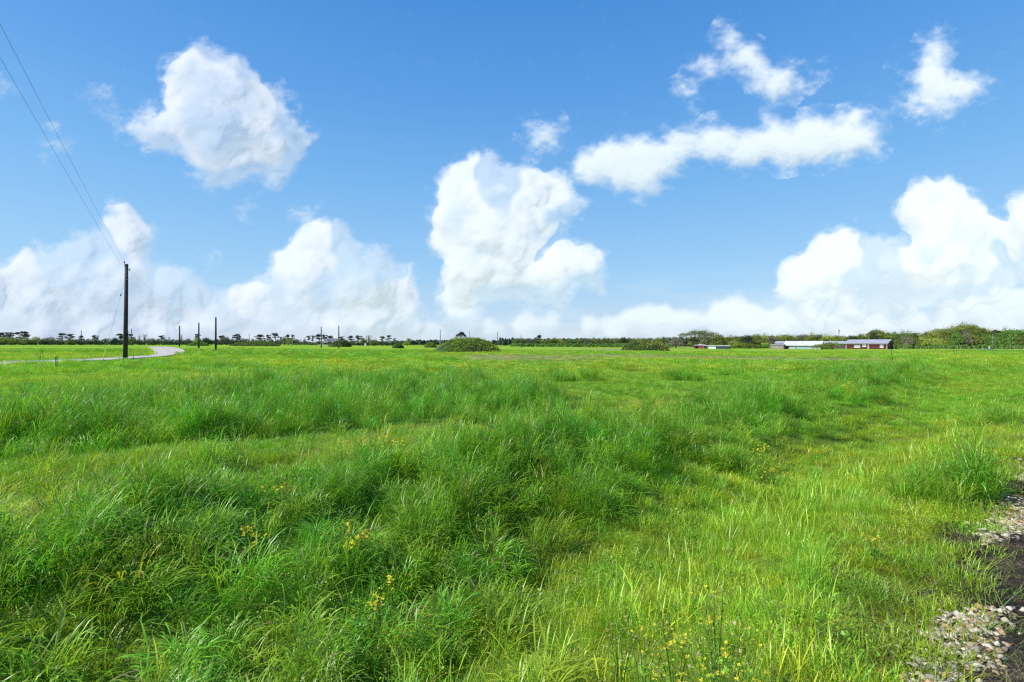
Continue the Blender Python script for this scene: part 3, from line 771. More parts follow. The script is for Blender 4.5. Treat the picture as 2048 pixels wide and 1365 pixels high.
# ------------------------------------------------------------------ utility poles and wires
WOOD_D = M("creosote_wood", (0.040, 0.030, 0.030), 0.75, 0.3, (3.0, 0.6, 1.6))
WOOD_G = M("weathered_pole_wood", (0.16, 0.14, 0.13), 0.85, 0.2, (2.0, 0.7, 1.3))
WOOD_P = M("pale_pole_wood", (0.30, 0.27, 0.25), 0.85, 0.2, (2.0, 0.8, 1.2))
STEEL = M("galvanised_steel", (0.25, 0.26, 0.28), 0.45, 0.5)
PORC = M("brown_porcelain", (0.05, 0.03, 0.03), 0.2, 0.5)
GUARD = M("yellow_guy_guard", (0.55, 0.50, 0.08), 0.5, 0.4)
WIRE = M("wire_aluminium", (0.12, 0.12, 0.13), 0.5, 0.4)

def pole(px, top, base, label, m, wpx=None, Y=None, name="utility_pole", lean=0.0, bracket=True, group="bare utility poles across the field"):
    if Y is None: x, Y, z = hit(px, base)
    else: x, Y, z = at(px, Y)
    h = zpix(top, Y) - z
    r = (wpx or 3.2) / F * Y / 2
    root = empty(name, (x, Y, z)); tag(root, label, "utility pole", group)
    mb = MB(); mb.tube([(0, 0, -0.6), (lean * .4, 0, h * .4), (lean, 0, h)], [r * 1.12, r, r * .78], 12); mb.build("shaft", m, root, True)
    mb = MB(); mb.tube([(lean, 0, h), (lean, 0, h + .03)], [r * .84, r * .5], 12); mb.build("pole_cap", STEEL, root)
    return root, (x, Y, z), h, r
P1root, P1, P1h, P1r = pole(250.6, 529, 722, "tall near utility pole of dark wood with insulator on top beside the left road", WOOD_D, 7.4, lean=0.10, group=None)
mb = MB(); mb.tube([(.02, -.14, P1h - .28), (.0, -.16, P1h + .16)], .018, 6); mb.build("insulator_pin", STEEL, P1root)
mb = MB()
for z0, r0 in ((.10, .055), (.16, .075), (.21, .05)): mb.tube([(.0, -.16, P1h + z0 - .02), (.0, -.16, P1h + z0 + .035)], [r0, r0 * .75], 10)
mb.build("insulator", PORC, P1root, True)
mb = MB(); mb.tube([(.1, 0, P1h - .42), (.40, 0, P1h - .50)], .022, 6); mb.tube([(.37, 0, P1h - .44), (.41, 0, P1h - .60)], .05, 8); mb.build("side_bracket", STEEL, P1root)
for z0, hh in ((.62, .07), (.84, .05), (1.10, .05), (1.42, .05)):
    mb = MB(); mb.tube([(.09, 0, P1h - z0), (.09, 0, P1h - z0 - hh)], P1r * .86, 12); mb.build("metal_band", STEEL, P1root, True)
for z0 in (.95, 1.28, 1.6, 1.85):
    mb = MB(); mb.box(.02, -P1r * .9 - .02, P1h - z0 - .08, .09, -P1r * .9 + .05, P1h - z0); mb.build("tag_plate", STEEL, P1root)
mb = MB(); mb.tube([(-.10, -P1r - .004, .0), (-.09, -P1r - .004, .45)], .025, 6); mb.build("ground_rod_cover", STEEL, P1root)

def sag(a, b, d, n=24):
    return [tuple(Vector(a).lerp(Vector(b), i / n) - Vector((0, 0, d * 4 * (i / n) * (1 - i / n)))) for i in range(n + 1)]
top1 = (P1[0], P1[1] - .16, P1[2] + P1h + .22)
def wire_to(a, px, py, Yend, r, sg, label, over=1.35):
    e = Vector(((px - 1024) / F * Yend, Yend, zpix(py, Yend))); v = e - Vector(a)
    mb = MB(); mb.tube(sag(a, tuple(Vector(a) + v * over), sg, 30), r, 5); o = mb.build("overhead_wire", WIRE)
    return tag(o, label, "wire", "overhead wires of the near utility pole")
wire_to(top1, 0, 44, 12.0, .0045, .12, "upper overhead wire from the insulator on top of the near pole to the left edge")
wire_to((P1[0] + .02, P1[1] - .1, P1[2] + P1h - .62), 0, 110, 14.0, .0050, .15, "lower overhead wire from the side of the near pole to the left edge")
gx, gy, gz = hit(204, 727)
gtop = Vector((P1[0] + .0, P1[1] - .1, P1[2] + P1h - 1.6)); gb = Vector((gx, gy, gz))
root = empty("guy_wire", tuple(gb)); tag(root, "thin slanting guy wire with yellow lower guard left of the near utility pole", "guy wire")
mb = MB(); mb.tube([(0, 0, 0), tuple(gtop - gb)], .007, 5); mb.build("strand", WIRE, root)
dv = gtop - gb
mb = MB(); mb.tube([tuple(dv * .01), tuple(dv * .19)], .030, 8); mb.build("guard", GUARD, root)
mb = MB(); mb.tube([tuple(dv * .80), tuple(dv * .825)], .05, 8); mb.build("strain_insulator", PORC, root, True)

POLES = [(431.5, 635, 703.5, "bare dark pole, nearest of the three standing right of the road bend", WOOD_D, 3.6, None),
 (397.5, 646, 697.5, "bare dark pole, middle one of the three standing right of the road bend", WOOD_D, 3.0, None),
 (359, 652, 692.5, "bare dark pole just above the road bend, leftmost of the three", WOOD_D, 2.6, 165),
 (263, 658, 689, "thin pole rising just right of the near utility pole", WOOD_G, 1.7, 230),
 (256.2, 664, 689, "short thin pole touching the right edge of the near utility pole", WOOD_D, 1.5, 250),
 (162.5, 661, 689, "thin dark pole standing in front of the far left pines", WOOD_D, 1.4, 240),
 (498.5, 668, 690, "very thin pale pole above the shrubby bank right of the three dark poles", WOOD_P, 1.1, 260),
 (583.5, 668, 691, "thin dark pole beside a pine left of the grey-roofed farmhouse", WOOD_G, 1.3, 220),
 (642.5, 654, 696, "grey pole in front of the left end of the grey-roofed farmhouse", WOOD_G, 2.4, None),
 (677.5, 652, 697.5, "grey pole in front of the right end of the grey-roofed farmhouse", WOOD_G, 2.6, None),
 (733, 672, 691, "thin pole beside the sparse leafy tree right of the farmhouse", WOOD_G, 1.2, 230),
 (880.5, 660, 694, "pale grey pole at the left foot of the big overgrown mound", WOOD_P, 1.9, 130),
 (939, 664, 694, "pale grey pole rising behind the top of the big overgrown mound", WOOD_P, 1.7, 140),
 (994.7, 664, 698, "dark grey pole at the right end of the big overgrown mound", WOOD_G, 1.5, 120),
 (1042.3, 671, 695, "thin dark pole alone to the right of the big overgrown mound", WOOD_G, 1.3, 170),
 (1519.7, 669, 692, "thin pale pole standing among the trees left of the tan shed", WOOD_P, 1.2, 232),
 (1985.3, 668, 699, "brown pole in front of the trees near the right edge", WOOD_G, 1.6, 160)]
pts = {}
for px, tp, bs, lb, m_, w_, Y_ in POLES:
    r_ = pole(px, tp, bs, lb, m_, w_, Y_)
    pts[px] = (r_[1][0], r_[1][1], r_[1][2] + r_[2])
a = (P1[0] + .38, P1[1], P1[2] + P1h - .58)
mb = MB(); mb.tube(sag(a, pts[431.5], 1.6, 20), .004, 5); o = mb.build("overhead_wire", WIRE); tag(o, "faint sagging wire from the near pole right to the nearest of the three dark poles", "wire", "overhead wires of the near utility pole")
# lattice mast far behind the red house
x, y, z = at(1678, 300); h = zpix(659, 300) - z
root = empty("radio_mast", (x, y, z)); tag(root, "thin pale radio mast far behind the trees left of the red house", "mast")
mb = MB()
for k in range(3):
    a_ = k * 2.094; mb.tube([(math.cos(a_) * .22, math.sin(a_) * .22, 0), (math.cos(a_) * .22, math.sin(a_) * .22, h)], .05, 5)
for k in range(int(h / .8)):
    for j in range(3):
        a0, a1 = j * 2.094, (j + 1) * 2.094; mb.tube([(math.cos(a0) * .22, math.sin(a0) * .22, k * .8), (math.cos(a1) * .22, math.sin(a1) * .22, k * .8 + .8)], .02, 4)
mb.build("lattice", WOOD_P, root)
mb = MB(); mb.tube([(0, 0, h - .5), (0, 0, h - 1.6)], .35, 8); mb.build("antenna", WOOD_P, root)

# ------------------------------------------------------------------ buildings (local x along the front, -y faces the front)
def corrug(name, color, rough=.5, axis=0, sc=7.0, spec=.4, lo=.82):
    def b(nd, ln, out):
        bs = principled(nd, ln, out, color, rough, spec)
        tc = nd.new("ShaderNodeTexCoord"); sx = nd.new("ShaderNodeSeparateXYZ"); mu = nd.new("ShaderNodeMath"); mu.operation = 'MULTIPLY'; mu.inputs[1].default_value = sc
        si = nd.new("ShaderNodeMath"); si.operation = 'SINE'; mr = nd.new("ShaderNodeMapRange"); mr.inputs[1].default_value = -1; mr.inputs[3].default_value = lo; mr.inputs[4].default_value = 1.05
        n = nd.new("ShaderNodeTexNoise"); n.inputs["Scale"].default_value = .7; n.inputs["Detail"].default_value = 6
        m2 = nd.new("ShaderNodeMapRange"); m2.inputs[1].default_value = .3; m2.inputs[2].default_value = .7; m2.inputs[3].default_value = .8; m2.inputs[4].default_value = 1.1
        mm = nd.new("ShaderNodeMath"); mm.operation = 'MULTIPLY'; v = nd.new("ShaderNodeVectorMath"); v.operation = 'SCALE'; v.inputs[0].default_value = color
        ln.new(tc.outputs["Object"], sx.inputs[0]); ln.new(sx.outputs[axis], mu.inputs[0]); ln.new(mu.outputs[0], si.inputs[0]); ln.new(si.outputs[0], mr.inputs[0])
        ln.new(tc.outputs["Object"], n.inputs["Vector"]); ln.new(n.outputs[0], m2.inputs[0]); ln.new(mr.outputs[0], mm.inputs[0]); ln.new(m2.outputs[0], mm.inputs[1])
        ln.new(mm.outputs[0], v.inputs["Scale"]); ln.new(v.outputs[0], bs.inputs["Base Color"])
    return mat(name, b)
RED = corrug("red_siding", (0.125, 0.024, 0.02), .7, 2, 40)
WHITE = M("white_paint", (0.75, 0.75, 0.75), .6, .3)
GLASS = M("dim_window_glass", (0.10, 0.12, 0.14), .15, .6)
def gable(name, label, cat, px0, px1, Y0, adeg, W, zeave, zridge, wallm, roofm, over=.35, hdrop=0.0, group=None):
    """front edge starts at pixel column px0 at depth Y0 and ends at px1; adeg = yaw of the building"""
    a = math.radians(adeg); e = Vector((math.cos(a), -math.sin(a))); u1 = (px1 - 1024) / F; x0 = (px0 - 1024) / F * Y0
    Lh = (u1 * Y0 - x0) / (e.x + u1 * math.sin(a))
    g = float(ground(x0, Y0)) - .1
    root = empty(name, (x0, Y0, g), -a); tag(root, label, cat, group)
    he, hr = zeave - g, zridge - g
    mb = MB(); mb.prism([(0, -.4), (W, -.4), (W, he), (W / 2, hr - .08), (0, he)], 0, Lh); mb.build("wall", wallm, root)
    sl_ = (hr - he) / (W / 2); t_ = .12
    mb = MB()
    mb.prism([(-over, he - over * sl_ + .01), (W / 2, hr + .01), (W + over, he - over * sl_ + .01), (W + over, he - over * sl_ + t_), (W / 2, hr + t_ + .01), (-over, he - over * sl_ + t_)], -over, Lh + over)
    rf = mb.build("roof", roofm, root)
    return root, Lh, he, hr, rf
def window(root, x0, x1, z0, z1, y=0.0, pane=GLASS, frame=WHITE):
    mb = MB(); t_ = .09
    for b in ((x0 - t_, y - .07, z0 - t_, x1 + t_, y - .01, z0), (x0 - t_, y - .07, z1, x1 + t_, y - .01, z1 + t_), (x0 - t_, y - .07, z0, x0, y - .01, z1), (x1, y - .07, z0, x1 + t_, y - .01, z1), ((x0 + x1) / 2 - .03, y - .06, z0, (x0 + x1) / 2 + .03, y - .01, z1)): mb.box(*b)
    f = mb.build("window", frame, root)
    mb = MB(); mb.box(x0, y - .04, z0, x1, y - .012, z1); mb.build("pane", pane, f)
    mb = MB(); mb.box(x0 - .15, y - .14, z0 - .20, x1 + .15, y - .012, z0 - .11); mb.build("sill", frame, f)
# red house
rt, Lh, he, hr, rf = gable("red_house", "long low dark red house with grey metal roof at the right of the field", "house", 1692, 1774, 205, 50, 8.3,
                           zpix(686.5, 200), zpix(680, 202), RED, corrug("grey_roof_metal", (0.42, 0.42, 0.46), .45, 0, 12), .5)
BL = M("pale_blinds", (0.42, 0.45, 0.48), .6, .3)
window(rt, Lh * .215, Lh * .35, .75, 1.65, pane=BL); window(rt, Lh * .42, Lh * .50, 1.1, 1.75, pane=BL); window(rt, Lh * .84, Lh * .91, .75, 1.7, pane=BL)
mb = MB(); mb.box(Lh * .54, -.05, .05, Lh * .575, -.012, 1.85); d_ = mb.build("door", M("house_door", (.5, .42, .40), .6, .3), rt)
mb = MB(); mb.box(Lh * .565, -.10, .9, Lh * .570, -.05, 1.0); mb.build("handle", STEEL, d_)
for xx, nm in ((-.02, 0), (Lh - .10, 0)):
    mb = MB(); mb.box(xx, -.06, -.2, xx + .14, -.013, he - .05); mb.build("corner_trim", WHITE, rt)
mb = MB(); mb.box(-.5, -.56, he - .42, Lh + .5, -.50, he - .26); mb.build("fascia", M("fascia_grey", (.45, .44, .46), .6, .3), rt)
mb = MB(); mb.box(Lh + .012, 2.2, .9, Lh + .05, 3.2, 1.8); f_ = mb.build("window", GLASS, rt)
mb = MB(); mb.box(Lh * .3, 4.6, hr - .2, Lh * .3 + .25, 4.85, hr + .5); mb.build("vent_pipe", STEEL, rf)
# long grey-roofed shed behind
rt, Lh, he, hr, rf = gable("long_shed", "long grey metal-roofed shed standing behind the white-roofed building", "shed", 1552, 1700, 224, 34, 7,
                           zpix(687.2, 222), zpix(683.6, 222), M("shed_dark_wall", (.10, .09, .09), .8, .2), corrug("shed_roof_metal", (.50, .50, .53), .4, 0, 10), .5)
mb = MB(); mb.box(2, -.05, .2, 4.4, -.012, he - .3); mb.build("door", M("rust_door", (.20, .12, .08), .8, .2), rt)
# white-roofed building
rt, Lh, he, hr, rf = gable("white_roofed_building", "low pale blue building with a wide bright white metal roof", "building", 1569, 1641, 206, 36, 12,
                           zpix(691.2, 201), zpix(683.2, 208), corrug("pale_blue_siding", (.42, .52, .60), .6, 0, 18), corrug("white_roof_metal", (.80, .80, .80), .35, 0, 9), .5)
window(rt, Lh * .72, Lh * .80, .45, .95); window(rt, Lh * .30, Lh * .36, .5, .95)
mb = MB(); mb.box(Lh * .02, -.06, .02, Lh * .12, -.012, he - .15); mb.build("door", M("maroon_door", (.15, .03, .03), .7, .2), rt)
mb = MB(); mb.box(Lh * .86, -.30, .1, Lh * .89, -.012, .7); mb.build("meter_box", WHITE, rt)
# tan shed
rt, Lh, he, hr, rf = gable("tan_shed", "small tan corrugated shed at the left end of the white-roofed building", "shed", 1541, 1567, 205, 34, 4,
                           zpix(690.3, 204), zpix(689, 204), corrug("tan_metal", (.36, .29, .24), .6, 0, 16), corrug("tan_roof", (.40, .36, .34), .5, 0, 10), .2)
window(rt, Lh * .28, Lh * .46, .55, 1.15)
# red open shed and white trailer
rt, Lh, he, hr, rf = gable("red_shed", "small red open shed with flat roof under the big spreading oak", "shed", 1389, 1409, 214, 30, 4,
                           zpix(691.5, 213), zpix(690.4, 213), corrug("red_metal", (.30, .05, .05), .6, 0, 16), corrug("red_grey_roof", (.45, .36, .36), .5, 0, 9), .3)
mb = MB(); mb.box(.3, -.06, 0, 1.5, -.012, he - .2); mb.build("doorway_panel", M("opening_shade", (.02, .015, .015), .9, .1), rt)  # near-black panel on the solid wall stands in for the shade inside
mb = MB(); mb.tube([(-.25, -.2, -.3), (-.25, -.2, he)], .09, 6); mb.build("post", WOOD_D, rt)
x0, y0, z0 = at(1417, 206); x1 = (1456 - 1024) / F * 200
root = empty("white_trailer", (x0, y0, z0 - .1), -math.radians(30)); tag(root, "white and dark blue trailer with a sloping white canopy roof right of the red shed", "trailer")
Lt = 7.6; zt = zpix(692.3, 204) - z0
mb = MB(); mb.box(0, 0, -.2, Lt * .36, 2.5, zt); mb.build("white_body", WHITE, root)
mb = MB(); mb.box(Lt * .36 + .01, 0, -.2, Lt, 2.5, zt - .05); mb.build("blue_body", corrug("navy_panel", (.07, .09, .15), .5, 0, 22, lo=.4), root)
mb = MB(); mb.prism([(-.3, zt + .05), (2.9, zt + .08), (2.9, zt + .26), (-.3, zt + .22)], -.2, Lt + .2); mb.build("roof", WHITE, root)
mb = MB(); b0 = len(mb.v)
mb.quad((-3.9, -.2, zt + .62), (-.22, -.2, zt + .12), (-.22, 2.6, zt + .14), (-3.9, 2.6, zt + .64)); mb.quad((-3.9, -.2, zt + .76), (-.22, -.2, zt + .24), (-.22, 2.6, zt + .26), (-3.9, 2.6, zt + .78)); mb.quad((-3.9, -.2, zt + .62), (-3.9, -.2, zt + .76), (-.22, -.2, zt + .24), (-.22, -.2, zt + .12))
mb.build("canopy", WHITE, root)
for xx in (-3.7, -2.0):
    mb = MB(); mb.tube([(xx, 0, -.3), (xx, 0, zt + .4)], .06, 6); mb.build("canopy_post", STEEL, root)
# farmhouse far left of centre
rt, Lh, he, hr, rf = gable("farmhouse", "distant farmhouse with steep grey hipped roofs behind the two grey poles", "house", 647, 676, 300, 3, 8,
                           zpix(685.5, 300), zpix(677.8, 304), M("farmhouse_wall", (.20, .22, .26), .8, .2), M("slate_roof", (.17, .16, .20), .7, .3, (.6, .8, 1.15)), .4)
mb = MB(); mb.prism([(0, 0), (3.4, 0), (3.4, .6), (1.7, 0.7), (0, .6)], 0, .1)
wx = Lh * .22
mb = MB(); mb.v = [(wx - 2, -1.6, he - .1), (wx + 2, -1.6, he - .1), (wx, -1.6, he + 1.7), (wx - 2, 3, he - .1), (wx + 2, 3, he - .1), (wx, 3.6, he + 1.7)]; mb.f = [(0, 1, 2), (3, 5, 4), (0, 2, 5, 3), (1, 4, 5, 2), (0, 3, 4, 1)]
mb.build("gable_roof", M("pale_roof", (.40, .40, .46), .7, .3), rt)
mb = MB(); mb.tube([(wx + 2.05, -1.66, he - .1), (wx, -1.66, he + 1.74)], .09, 4); mb.build("gable_trim", WHITE, rt)
for q_ in (.35, .6, .82): window(rt, Lh * q_, Lh * q_ + .8, 1.0, 1.9)
mb = MB(); mb.box(-1.8, -3, -.2, Lh + .6, -2.9, .55); mb.build("garden_wall", M("pale_wall", (.5, .5, .52), .8, .2), rt)

# ------------------------------------------------------------------ stakes, posts, fence
DARKP = M("dark_post", (.03, .03, .02), .8, .2)
def stake(px, top, base, label, w=.05, m=DARKP, Y=None, lean=0, name="stake", cat="stake", group=None):
    x, Y, z = hit(px, base) if Y is None else at(px, Y)
    h = zpix(top, Y) - z; root = empty(name, (x, Y, z)); tag(root, label, cat, group)
    mb = MB(); mb.tube([(0, 0, -.2), (lean, 0, h)], w, 6); mb.build("post", m, root)
    return root, h
stake(112, 714, 738, "short thick dark post in the grass in front of the left road", .032)
stake(115.8, 710, 738, "thin reed-like rod beside the thick dark post left of the near pole", .014)
stake(80.2, 711, 722, "short thin stake on the far side of the left road", .03)
stake(267, 711, 723, "thin rusty stake just right of the foot of the near utility pole", .022)
stake(1908, 699, 712, "thin dark stake at the right, left one of a close pair", .022)
stake(1913.5, 700, 711, "thin dark stake at the right, right one of a close pair", .022)
rt, h = stake(1785.5, 702, 722, "leaning dark stake topped with a teal cap right of the red house", .02, lean=-.12, name="survey_stake")
mb = MB(); mb.box(-.12 - .05, -.03, h - .01, -.12 + .07, .03, h + .14); mb.build("marker_cap", M("teal_plastic", (.10, .40, .34), .5, .4), rt)
# wire fence at the right
root_x = at(1796, 178); root = empty("wire_fence", root_x); tag(root, "low wire fence with pale posts along the foot of the right woods", "fence")
prev = None; ps = []
for i, px in enumerate(range(1796, 2120, 9)):
    Yp = 178 - i * .55 + (i % 3) * .2
    x, y, z = at(px + random.uniform(-2, 2), Yp); ps.append(Vector((x - root_x[0], y - root_x[1], z - root_x[2])))
    mb = MB(); p = ps[-1]; hh = random.uniform(.75, 1.15); mb.tube([tuple(p), (p.x + random.uniform(-.05, .05), p.y, p.z + hh + .25)], .07, 6); mb.build("fence_post", WOOD_P if i % 3 else WOOD_G, root)
for hh in (.35, .65, .95):
    mb = MB(); mb.tube([(p.x, p.y, p.z + hh) for p in ps], .012, 4); mb.build("fence_wire", WIRE, root)
x, y, z = at(1968, 165); root = empty("water_trough", (x, y, z)); tag(root, "long low grey metal trough at the foot of the trees near the right edge", "trough")
mb = MB(); mb.box(0, 0, .42, 3.4, .9, .5); mb.box(0, 0, .12, 3.4, .05, .42); mb.box(0, .85, .12, 3.4, .9, .42); mb.box(0, .05, .12, .05, .85, .42); mb.box(3.35, .05, .12, 3.4, .85, .42); mb.build("basin", STEEL, root)
for k in (.3, 3.0):
    mb = MB(); mb.box(k, .1, -.1, k + .12, .8, .118); mb.build("leg", STEEL, root)
x, y, z = at(1978.5, 168); root = empty("white_post", (x, y, z)); tag(root, "small white marker post standing just behind the grey trough", "post")
mb = MB(); mb.tube([(0, 0, -.2), (0, 0, 1.15)], [.16, .13], 8); mb.build("shaft", WHITE, root)
mb = MB(); mb.tube([(0, 0, 1.15), (0, 0, 1.25)], [.17, .05], 8); mb.build("cap", WHITE, root)
x, y, z = at(731, 235); root = empty("white_box", (x, y, z)); tag(root, "small pale utility box at the foot of the sparse leafy tree", "box")
mb = MB(); mb.box(-.4, -.3, 0, .4, .3, 1.3); mb.build("cabinet", WHITE, root)
mb = MB(); mb.box(-.45, -.35, 1.3, .45, .35, 1.38); mb.build("lid", WHITE, root)

# ------------------------------------------------------------------ trees
def leaf_mat(name, color, var=.35, tl_=.3):
    def b(nd, ln, out):
        oi = nd.new("ShaderNodeObjectInfo"); at_ = nd.new("ShaderNodeAttribute"); at_.attribute_name = "leaf_rand"
        mr = nd.new("ShaderNodeMapRange"); mr.inputs[3].default_value = 1 - var; mr.inputs[4].default_value = 1 + var * 1.3
        m2 = nd.new("ShaderNodeMapRange"); m2.inputs[3].default_value = .75; m2.inputs[4].default_value = 1.25
        mm = nd.new("ShaderNodeMath"); mm.operation = 'MULTIPLY'; v = nd.new("ShaderNodeVectorMath"); v.operation = 'SCALE'; v.inputs[0].default_value = color
        df = nd.new("ShaderNodeBsdfDiffuse"); tl = nd.new("ShaderNodeBsdfTranslucent"); mx = nd.new("ShaderNodeMixShader"); mx.inputs[0].default_value = tl_
        ln.new(at_.outputs["Fac"], mr.inputs[0]); ln.new(oi.outputs["Random"], m2.inputs[0]); ln.new(mr.outputs[0], mm.inputs[0]); ln.new(m2.outputs[0], mm.inputs[1])
        ln.new(mm.outputs[0], v.inputs["Scale"]); ln.new(v.outputs[0], df.inputs[0]); ln.new(v.outputs[0], tl.inputs[0])
        ln.new(df.outputs[0], mx.inputs[1]); ln.new(tl.outputs[0], mx.inputs[2]); ln.new(mx.outputs[0], out.inputs[0])
    return mat(name, b)
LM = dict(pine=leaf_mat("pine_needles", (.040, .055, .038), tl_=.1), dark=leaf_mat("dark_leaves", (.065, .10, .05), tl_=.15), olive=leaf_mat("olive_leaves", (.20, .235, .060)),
          green=leaf_mat("green_leaves", (.15, .27, .055)), yellow=leaf_mat("spring_leaves", (.33, .38, .08)), brown=leaf_mat("brown_twigs", (.26, .22, .16)),
          grey=leaf_mat("grey_leaves", (.20, .22, .13)), wood=leaf_mat("far_leaves", (.10, .14, .095)))
BARK = M("bark", (.09, .075, .06), .9, .1, (3, .7, 1.3))
def leafcloud(lobes, n, sz, r, flat=1.0):
    """n leaf faces on and in the lobes; lobes: (x,y,z,rx,rz)"""
    w = np.array([l[3] ** 2 for l in lobes]); w /= w.sum()
    k = r.choice(len(lobes), n, p=w); Lb = np.array(lobes)[k]
    d = r.normal(size=(n, 3)); d /= np.linalg.norm(d, axis=1)[:, None]
    d[:, 2] = np.where(d[:, 2] < -.35, -d[:, 2] * .6, d[:, 2])
    rad = r.uniform(.55, 1.0, n) ** .6 * (1 + r.normal(0, .10, n))
    C = Lb[:, :3] + d * rad[:, None] * Lb[:, [3, 3, 4]]
    nr = d + r.normal(0, .55, (n, 3)); nr /= np.linalg.norm(nr, axis=1)[:, None]
    u = np.cross(nr, r.normal(size=(n, 3))); u /= np.linalg.norm(u, axis=1)[:, None]; v = np.cross(nr, u)
    s_ = sz * r.uniform(.6, 1.4, n)[:, None]
    V = np.stack([C - u * s_, C - v * s_ * .6, C + u * s_, C + v * s_ * .6], 1).reshape(-1, 3)
    return V, np.repeat(r.random(n) * .5 + .5 * vnoise(C[:, 0] * 9 + 50, C[:, 2] * 9 + C[:, 1] * 5 + 50), 4)
def leaf_obj(name, V, rd, m):
    me = mesh_np(name, V, np.full(len(V) // 4, 4), np.arange(len(V)), m)
    a = me.attributes.new("leaf_rand", 'FLOAT', 'POINT'); a.data.foreach_set("value", rd.astype(np.float32))
    return me
def branches(mb, base, lobes, r0, r):
    for l in lobes[:9]:
        e = Vector((l[0], l[1], l[2])); b = Vector(base) + Vector((0, 0, (e.z - base[2]) * r.uniform(.05, .45)))
        m_ = b.lerp(e, .5) + Vector((0, 0, -.02)); mb.tube([tuple(b), tuple(m_), tuple(e)], [r0 * .5, r0 * .33, r0 * .12], 5, False)
TREES = {}
def make_species(sp, seed, n=2300):
    """unit-height tree meshes (trunk, crown)"""
    r = np.random.default_rng(seed); mb = MB()
    if sp == 'pine':      # tall bare trunk, flat layered crown
        lobes = [(r.normal(0, .10), r.normal(0, .10), .90, .16, .07)]
        for k in range(7):
            a = r.random() * 6.28; d = r.uniform(.06, .28); lobes.append((math.cos(a) * d, math.sin(a) * d, r.uniform(.45, .90), r.uniform(.10, .18), r.uniform(.06, .12)))
        V, rd = leafcloud(lobes, 1100, .023, r); tr = .022; base = (0, 0, .45)
        mb.tube([(0, 0, -.03), (r.normal(0, .02), r.normal(0, .02), .5), (r.normal(0, .03), 0, .88)], [tr, tr * .8, tr * .4], 7)
    elif sp == 'roundpine':
        lobes = [(r.normal(0, .05), r.normal(0, .05), .84, .15, .13)]
        for k in range(7):
            a = r.random() * 6.28; d = r.uniform(.08, .20); lobes.append((math.cos(a) * d, math.sin(a) * d, r.uniform(.50, .84), r.uniform(.10, .15), r.uniform(.07, .11)))
        V, rd = leafcloud(lobes, 1000, .024, r); tr = .024; base = (0, 0, .4)
        mb.tube([(0, 0, -.03), (r.normal(0, .02), 0, .5), (0, 0, .8)], [tr, tr * .8, tr * .4], 7)
    elif sp == 'bare':
        lobes = [(math.cos(k * 1.1) * r.uniform(.1, .3), math.sin(k * 1.1) * r.uniform(.1, .3), r.uniform(.55, .95), .11, .10) for k in range(9)]
        V, rd = leafcloud(lobes, 260, .012, r); tr = .026; base = (0, 0, .25)
        mb.tube([(0, 0, -.03), (0, 0, .5), (.02, 0, .95)], [tr, tr * .7, tr * .15], 6)
        for k in range(46):
            a = r.random() * 6.28; z0 = r.uniform(.25, .8); d = r.uniform(.08, .3) ; z1 = min(z0 + r.uniform(.12, .35), 1.0)
            mb.tube([(0, 0, z0), (math.cos(a) * d * .5, math.sin(a) * d * .5, (z0 + z1) / 2), (math.cos(a) * d, math.sin(a) * d, z1)], [.007, .004, .0015], 4, False)
    elif sp == 'oak':
        lobes = [(0, 0, .72, .36, .22)]
        for k in range(18):
            a = r.random() * 6.28; d = r.uniform(.25, .72); lobes.append((math.cos(a) * d, math.sin(a) * d, .30 + .50 * math.sqrt(max(0, 1 - (d / .85) ** 2)) * r.uniform(.8, 1.05), r.uniform(.14, .24), r.uniform(.10, .16)))
        V, rd = leafcloud(lobes, 3400, .021, r); tr = .055; base = (0, 0, .12)
        mb.tube([(0, 0, -.03), (0, 0, .2), (.02, 0, .45)], [tr * 1.3, tr, tr * .6], 8)
    elif sp == 'round':
        lobes = [(0, 0, .52, .32, .40)]
        for k in range(16):
            a = r.random() * 6.28; d = r.uniform(.12, .34); lobes.append((math.cos(a) * d, math.sin(a) * d, r.uniform(.14, .90 - d * .55), r.uniform(.15, .24), r.uniform(.12, .19)))
        V, rd = leafcloud(lobes, n, .026, r); tr = .035; base = (0, 0, .12)
        mb.tube([(0, 0, -.03), (0, 0, .3), (.01, 0, .6)], [tr, tr * .8, tr * .4], 7)
    else:                 # broad shrub
        lobes = [(0, 0, .45, .45, .40)]
        for k in range(11):
            a = r.random() * 6.28; d = r.uniform(.3, .85); lobes.append((math.cos(a) * d, math.sin(a) * d, r.uniform(.18, .75 - .45 * d), r.uniform(.22, .36), r.uniform(.16, .28)))
        V, rd = leafcloud(lobes, 1300, .045, r); tr = .03; base = (0, 0, .02)
        for k in range(4): mb.tube([(0, 0, -.03), (r.normal(0, .2), r.normal(0, .2), .5)], [tr, tr * .4], 5)
    if sp == 'round': lobes += [(math.cos(k_) * .26, math.sin(k_) * .26, .16, .17, .15) for k_ in (0, 1.3, 2.6, 3.9, 5.2)]; V2, rd2 = leafcloud(lobes[-5:], 500, .03, r); V = np.concatenate([V, V2]); rd = np.concatenate([rd, rd2])
    if sp != 'shrub' : branches(mb, base, lobes, tr, r)
    V[:, 2] = np.maximum(V[:, 2], .0)
    return V, rd, mb
for sp, nv in (('pine', 5), ('roundpine', 4), ('bare', 3), ('oak', 1), ('round', 6), ('shrub', 4)):
    TREES[sp] = []
    for i in range(nv):
        V, rd, mb = make_species(sp, 100 + 17 * i + len(sp)); TREES[sp].append((V, rd, mb))
_mc = {}
